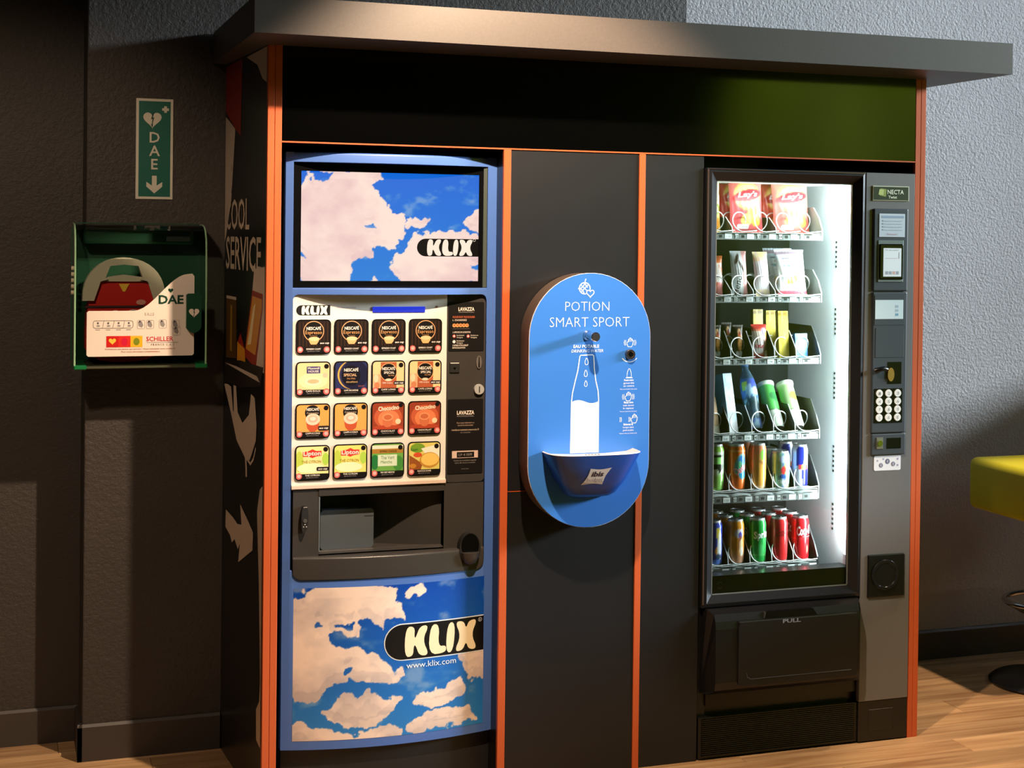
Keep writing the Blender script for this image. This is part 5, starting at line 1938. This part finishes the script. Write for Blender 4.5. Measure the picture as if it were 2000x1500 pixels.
def yellow(A, V):
    p = P0(A, V, (238, 216, 84))
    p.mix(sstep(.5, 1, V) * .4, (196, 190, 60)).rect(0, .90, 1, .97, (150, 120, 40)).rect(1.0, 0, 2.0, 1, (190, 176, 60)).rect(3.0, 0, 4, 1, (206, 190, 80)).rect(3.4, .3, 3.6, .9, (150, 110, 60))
    p.blob((246, 232, 140), 5, 6, .55, .7, .6)
    return p.c


bxbox('gum_carton', 'tall yellow carton inside a spiral at right of third shelf', 'carton', 1.650, 2, .036, .020, .152, yellow, 6, .160)
bxbox('gum_carton', 'second tall yellow carton right behind the front yellow one', 'carton', 1.640, 2, .036, .020, .150, yellow, 3, .235)
bxbox('gum_carton', 'hindmost yellow carton of the row on third shelf', 'carton', 1.632, 2, .036, .020, .150, yellow, 3, .315)


def bluebox(A, V):
    p = P0(A, V, (84, 150, 226))
    p.rect(0, .8, 4, 1, (110, 190, 240)).ell(.4, .62, .4, .10, (236, 244, 250), .12, .15).ell(.4, .45, .34, .08, (206, 226, 246)).rect(1, 0, 4, 1, (60, 110, 180))
    return p.c


bxbox('biscuit_carton', 'small light blue carton at right end of third shelf', 'carton', 1.716, 2, .044, .020, .078, bluebox, 6, .165)

# ---- shelf 4: sandwiches and bottles
def sandwich(name, label, x, w, h, dep, cols, lean, rz, y):
    """Wedge pack: triangular sides and a sloping front."""
    t = thing(name, (0, 0, 0), label, 'sandwich')

    def mp(u, v):
        P = [(-w / 2, dep), (-w / 2 * .92, 0), (w / 2 * .92, 0), (w / 2, dep), (-w / 2, dep)]
        L = [0, .36, .64, 1.0]
        k = 0 if u < .36 else (1 if u < .64 else 2)
        f_ = (u - L[k]) / (L[k + 1] - L[k])
        a, b = P[k], P[k + 1]
        sh = .45 * dep * (1 - v)
        return (a[0] + (b[0] - a[0]) * f_, a[1] + (b[1] - a[1]) * f_, v * h)

    def pt(U, V):
        p = P0(U, V, cols[0])
        p.rect(.36, 0, .64, 1, cols[1])
        p.mix(((U < .36) & (V < .42 - .25 * U)) * 1.0, cols[2])
        p.rect(.36, 0, .64, .22, cols[3])
        p.blob(cols[4], 6, 4, .58, .66, .5)
        return p.c
    painted('pack', mp, 50, 30, pt, M_PACK, t, smooth=False)
    MB().prism([(-w / 2, dep), (-w / 2 * .92, 0), (w / 2 * .92, 0), (w / 2, dep)], h - .001, h, 'z').build('pack_top', ink(cols[0]), t)
    at_shelf(t, x, y, ROWS[3][0] - .002, lean, rz)
    return t


sandwich('sandwich_pack', 'light blue and white sandwich pack leaning on fourth shelf', 1.470, .040, .195, .105, [(120, 196, 240), (206, 234, 248), (70, 56, 50), (244, 244, 246), (150, 214, 246)], 12, 16, .150)
sandwich('sandwich_pack', 'tan sandwich pack cut off by the frame at left of fourth shelf', 1.402, .044, .120, .09, [(206, 150, 110), (228, 190, 150), (196, 130, 90), (246, 236, 220), (226, 180, 140)], 14, 10, .150)


def bottle(name, label, x, prof, painter, lean, y, decal=None, part='bottle_body', m=None, capm=None, cap=None):
    t = thing(name, (0, 0, 0), label, 'bottle')
    H = prof[-1][1]
    r0 = max(p[0] for p in prof)

    def mp(u, v):
        a = (u - .5) * 2 * math.pi
        r_ = float(np.interp(v * H, [p[1] for p in prof], [p[0] for p in prof]))
        return (r_ * math.sin(a), -r_ * math.cos(a), v * H)
    painted(part, mp, 40, 44, lambda U, V: painter((U - .5) * 2, V), m or M_PACK, t)
    MB().lathe([(prof[0][0], 0), (prof[0][0] * .7, .004), (0, .005)], (0, 0, 0), 24).build('bottle_base', mat('bottle_base_dark', (70, 66, 60), .3, bump=(90, .02, .0003)), t)
    if cap:
        MB().cyl((0, 0, H - .001), (0, 0, H + cap[1]), cap[0], n=20).build('cap', capm, t)
    if decal:
        d = Decal(lambda u, v, q_: ((r0 + q_ + .0005) * math.sin(u / r0), -(r0 + q_ + .0005) * math.cos(u / r0), v), slice=.004)
        decal(d)
        d.build('bottle_print', t, .35)
    at_shelf(t, x, y, ROWS[3][0] + .004, lean, 0)
    return t


def water(A, V):
    p = P0(A, V, (60, 90, 110))
    p.rect(-1, .50, 1, .78, (70, 110, 170)).ell(.12, .66, .28, .12, (70, 90, 190)).ell(.14, .58, .26, .06, (206, 226, 240)).rect(-.42, .60, -.16, .74, (206, 214, 70))
    p.rect(-1, 0, 1, .14, (110, 140, 220)).mix(sstep(.16, .48, V) * sstep(.5, .4, V) * .7, (40, 60, 56)).blob((190, 226, 236), 5, 9, .60, .66, .8)
    return p.c


bottle('water_bottle', 'dark blue water bottle with yellow flash leaning on fourth shelf', 1.562, [(.020, 0), (.026, .006), (.027, .06), (.024, .075), (.027, .09), (.027, .15), (.022, .175), (.011, .205), (.011, .215)], water, 24, .185, cap=(.0125, .012), capm=mat('cap_blue', (70, 110, 170), .35, bump=(90, .02, .0003)))


def juice(c0, c1, c2):
    def f(A, V):
        p = P0(A, V, c0)
        p.rect(-1, 0, 1, .36, c1).rect(-1, .35, 1, .375, (110, 130, 100)).ell(.15, .66, .24, .10, c2).rect(-1, .92, 1, 1, c1).mix(sstep(.15, .5, np.abs(A - .3)) * .25, (40, 80, 40))
        return p.c
    return f


bottle('juice_bottle', 'green drink tub with white bottom leaning on fourth shelf', 1.636, [(.024, 0), (.027, .008), (.027, .150), (.030, .158), (.030, .166)], juice((90, 196, 90), (238, 240, 228), (50, 130, 70)), 34, .180)
bottle('juice_bottle', 'pale green drink tub at right end of fourth shelf', 1.708, [(.024, 0), (.027, .008), (.027, .150), (.030, .158), (.030, .166)], juice((196, 222, 160), (240, 240, 224), (150, 160, 70)), 34, .180)

# ---- shelf 5: cans
def monster(A, V):
    p = P0(A, V, (130, 190, 90))
    p.mix(sstep(.30, .45, V), (206, 226, 196)).poly([(-20, .80), (20, .80), (20, .50), (6, .40), (-6, .50), (-20, .5)], (30, 40, 28)).rect(-18, .60, 18, .74, (150, 220, 120)).rect(-60, .86, 60, 1, (150, 206, 90))
    return p.c


can('drinks_can', 'green and black energy drink can cut off by the frame, fifth shelf', 1.405, 4, monster, r=.031, h=.152)


def oasis(A, V):
    p = P0(A, V, (240, 116, 40))
    p.ell(4, .58, 22, .22, (120, 200, 206), .1, .003).ell(8, .66, 14, .11, (40, 120, 196)).ell(12, .36, 16, .10, (30, 150, 196)).ell(0, .56, 10, .09, (110, 196, 150)).rect(-100, .84, 100, .88, (246, 170, 110))
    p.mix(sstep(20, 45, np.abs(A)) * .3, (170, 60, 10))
    return p.c


def oas_txt(d):
    d.text('Oasis', .006, .062, .020, (246, 236, 240), bold=.05, width=.046, rot=.55, layer=1)
    d.text('Oasis', .006, .062, .020, (206, 50, 70), bold=.0, width=.046, rot=.55, layer=3)


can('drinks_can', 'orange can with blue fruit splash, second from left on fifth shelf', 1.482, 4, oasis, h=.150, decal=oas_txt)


def peach(A, V):
    p = P0(A, V, (246, 170, 90))
    p.mix(sstep(.6, .95, V), (246, 150, 110)).ell(8, .76, 12, .12, (130, 190, 70)).ell(6, .58, 12, .04, (140, 96, 50), .2, -.004).ell(4, .35, 26, .22, (250, 180, 80), .4).rect(-100, .0, 100, .10, (246, 200, 150))
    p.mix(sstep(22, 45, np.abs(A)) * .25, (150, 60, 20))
    return p.c


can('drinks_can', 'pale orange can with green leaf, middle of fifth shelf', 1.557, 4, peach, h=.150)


def fruity(A, V):
    p = P0(A, V, (90, 110, 196))
    p.blob((150, 210, 150), .12, 3, .5, .6, .8)
    p.blob((240, 220, 90), .16, 12, .58, .66, .8)
    p.ell(-2, .50, 9, .12, (216, 60, 60)).ell(10, .40, 8, .09, (110, 190, 110)).ell(6, .22, 14, .16, (236, 240, 248)).ell(6, .22, 9, .09, (120, 150, 220)).ell(-4, .34, 14, .06, (50, 90, 160)).ell(2, .8, 20, .10, (190, 206, 240))
    return p.c


can('drinks_can', 'short blue multicoloured fruit can, second from right on fifth shelf', 1.639, 4, fruity, r=.032, h=.122,
    decal=lambda d: d.text('TROPICO', .0, .020, .010, (250, 250, 250), bold=.02, width=.040, layer=2))


def bull(A, V):
    p = P0(A, V, (200, 206, 222))
    p.poly([(-22, 1), (8, 1), (2, .52), (-26, .50)], (34, 44, 150)).poly([(-6, .44), (24, .46), (26, 0), (-2, 0)], (40, 44, 160)).rect(-16, .42, 20, .55, (206, 60, 70)).ell(2, .49, 8, .07, (246, 200, 90))
    return p.c


can('drinks_can', 'slim blue and silver energy drink can at right end of fifth shelf', 1.713, 4, bull, r=.0265, h=.140, y=.165)
can('drinks_can', 'blue and silver energy can behind the slim one on fifth shelf', 1.700, 4, bull, r=.0265, h=.140, y=.245)

# ---- shelf 6: cans
def fanta_b(A, V):
    p = P0(A, V, (50, 70, 190))
    p.poly([(-4, .86), (12, .86), (16, .2), (-2, .26), (2, .5)], (240, 220, 90)).ell(4, .34, 9, .11, (246, 170, 50)).ell(12, .40, 9, .36, (240, 244, 246)).rect(-100, .0, 100, .16, (90, 130, 220)).ell(6, .22, 12, .06, (60, 80, 110))
    return p.c


def orangina(A, V):
    p = P0(A, V, (240, 160, 50))
    p.mix(sstep(.45, .1, V), (206, 150, 120)).ell(2, .70, 18, .10, (240, 236, 244)).ell(6, .66, 9, .07, (90, 84, 190)).ell(4, .50, 7, .14, (150, 80, 80), .15, .01).ell(10, .42, 9, .16, (246, 214, 160)).ell(12, .30, 8, .10, (246, 236, 220))
    return p.c


def sprite(A, V):
    p = P0(A, V, (34, 170, 72))
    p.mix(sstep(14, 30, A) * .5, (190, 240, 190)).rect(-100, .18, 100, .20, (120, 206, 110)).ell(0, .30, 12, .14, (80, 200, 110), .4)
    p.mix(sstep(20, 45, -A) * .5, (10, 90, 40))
    return p.c


def cherry(A, V):
    p = P0(A, V, (214, 40, 44))
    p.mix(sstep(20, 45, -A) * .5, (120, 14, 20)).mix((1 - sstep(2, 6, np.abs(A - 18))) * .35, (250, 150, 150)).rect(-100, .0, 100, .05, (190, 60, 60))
    return p.c


def coke(A, V):
    p = P0(A, V, (206, 30, 40))
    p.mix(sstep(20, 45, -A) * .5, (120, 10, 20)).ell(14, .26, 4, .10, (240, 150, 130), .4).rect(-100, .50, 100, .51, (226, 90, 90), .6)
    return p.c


WHc = (250, 246, 246)
specs = [('blue and yellow', 1.405, fanta_b, None, 'a'), ('orange', 1.482, orangina, None, 'b'),
         ('green', 1.560, sprite, lambda d: d.text('Sprite', .006, .084, .021, (236, 250, 236), bold=.04, shear=.1, width=.058, rot=.10, layer=2), 'c'),
         ('plain red', 1.638, cherry, lambda d: d.text('Coca-Cola', .008, .086, .026, (70, 10, 14), shear=.3, width=.062, rot=.12, layer=2), 'd'),
         ('red white-lettered', 1.715, coke, lambda d: (d.text('Coca-Cola', .012, .086, .028, WHc, bold=.03, shear=.3, width=.070, rot=.10, layer=2), d.rect(-.006, .078, .028, .080, (240, 150, 150), 2)), 'e')]
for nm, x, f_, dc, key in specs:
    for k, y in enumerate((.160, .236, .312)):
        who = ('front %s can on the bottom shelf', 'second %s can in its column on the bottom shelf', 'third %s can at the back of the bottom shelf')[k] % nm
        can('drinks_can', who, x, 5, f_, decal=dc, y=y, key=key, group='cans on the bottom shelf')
for nm, x, f_, key in (('orange blue-splashed', 1.482, oasis, 'f'), ('pale orange', 1.557, peach, 'g'), ('green energy', 1.405, monster, 'h'), ('short fruit', 1.639, fruity, 'i')):
    can('drinks_can', 'second %s can, behind its front one on fifth shelf' % nm, x, 4, f_, y=.238, h=.150 if key != 'i' else .122)
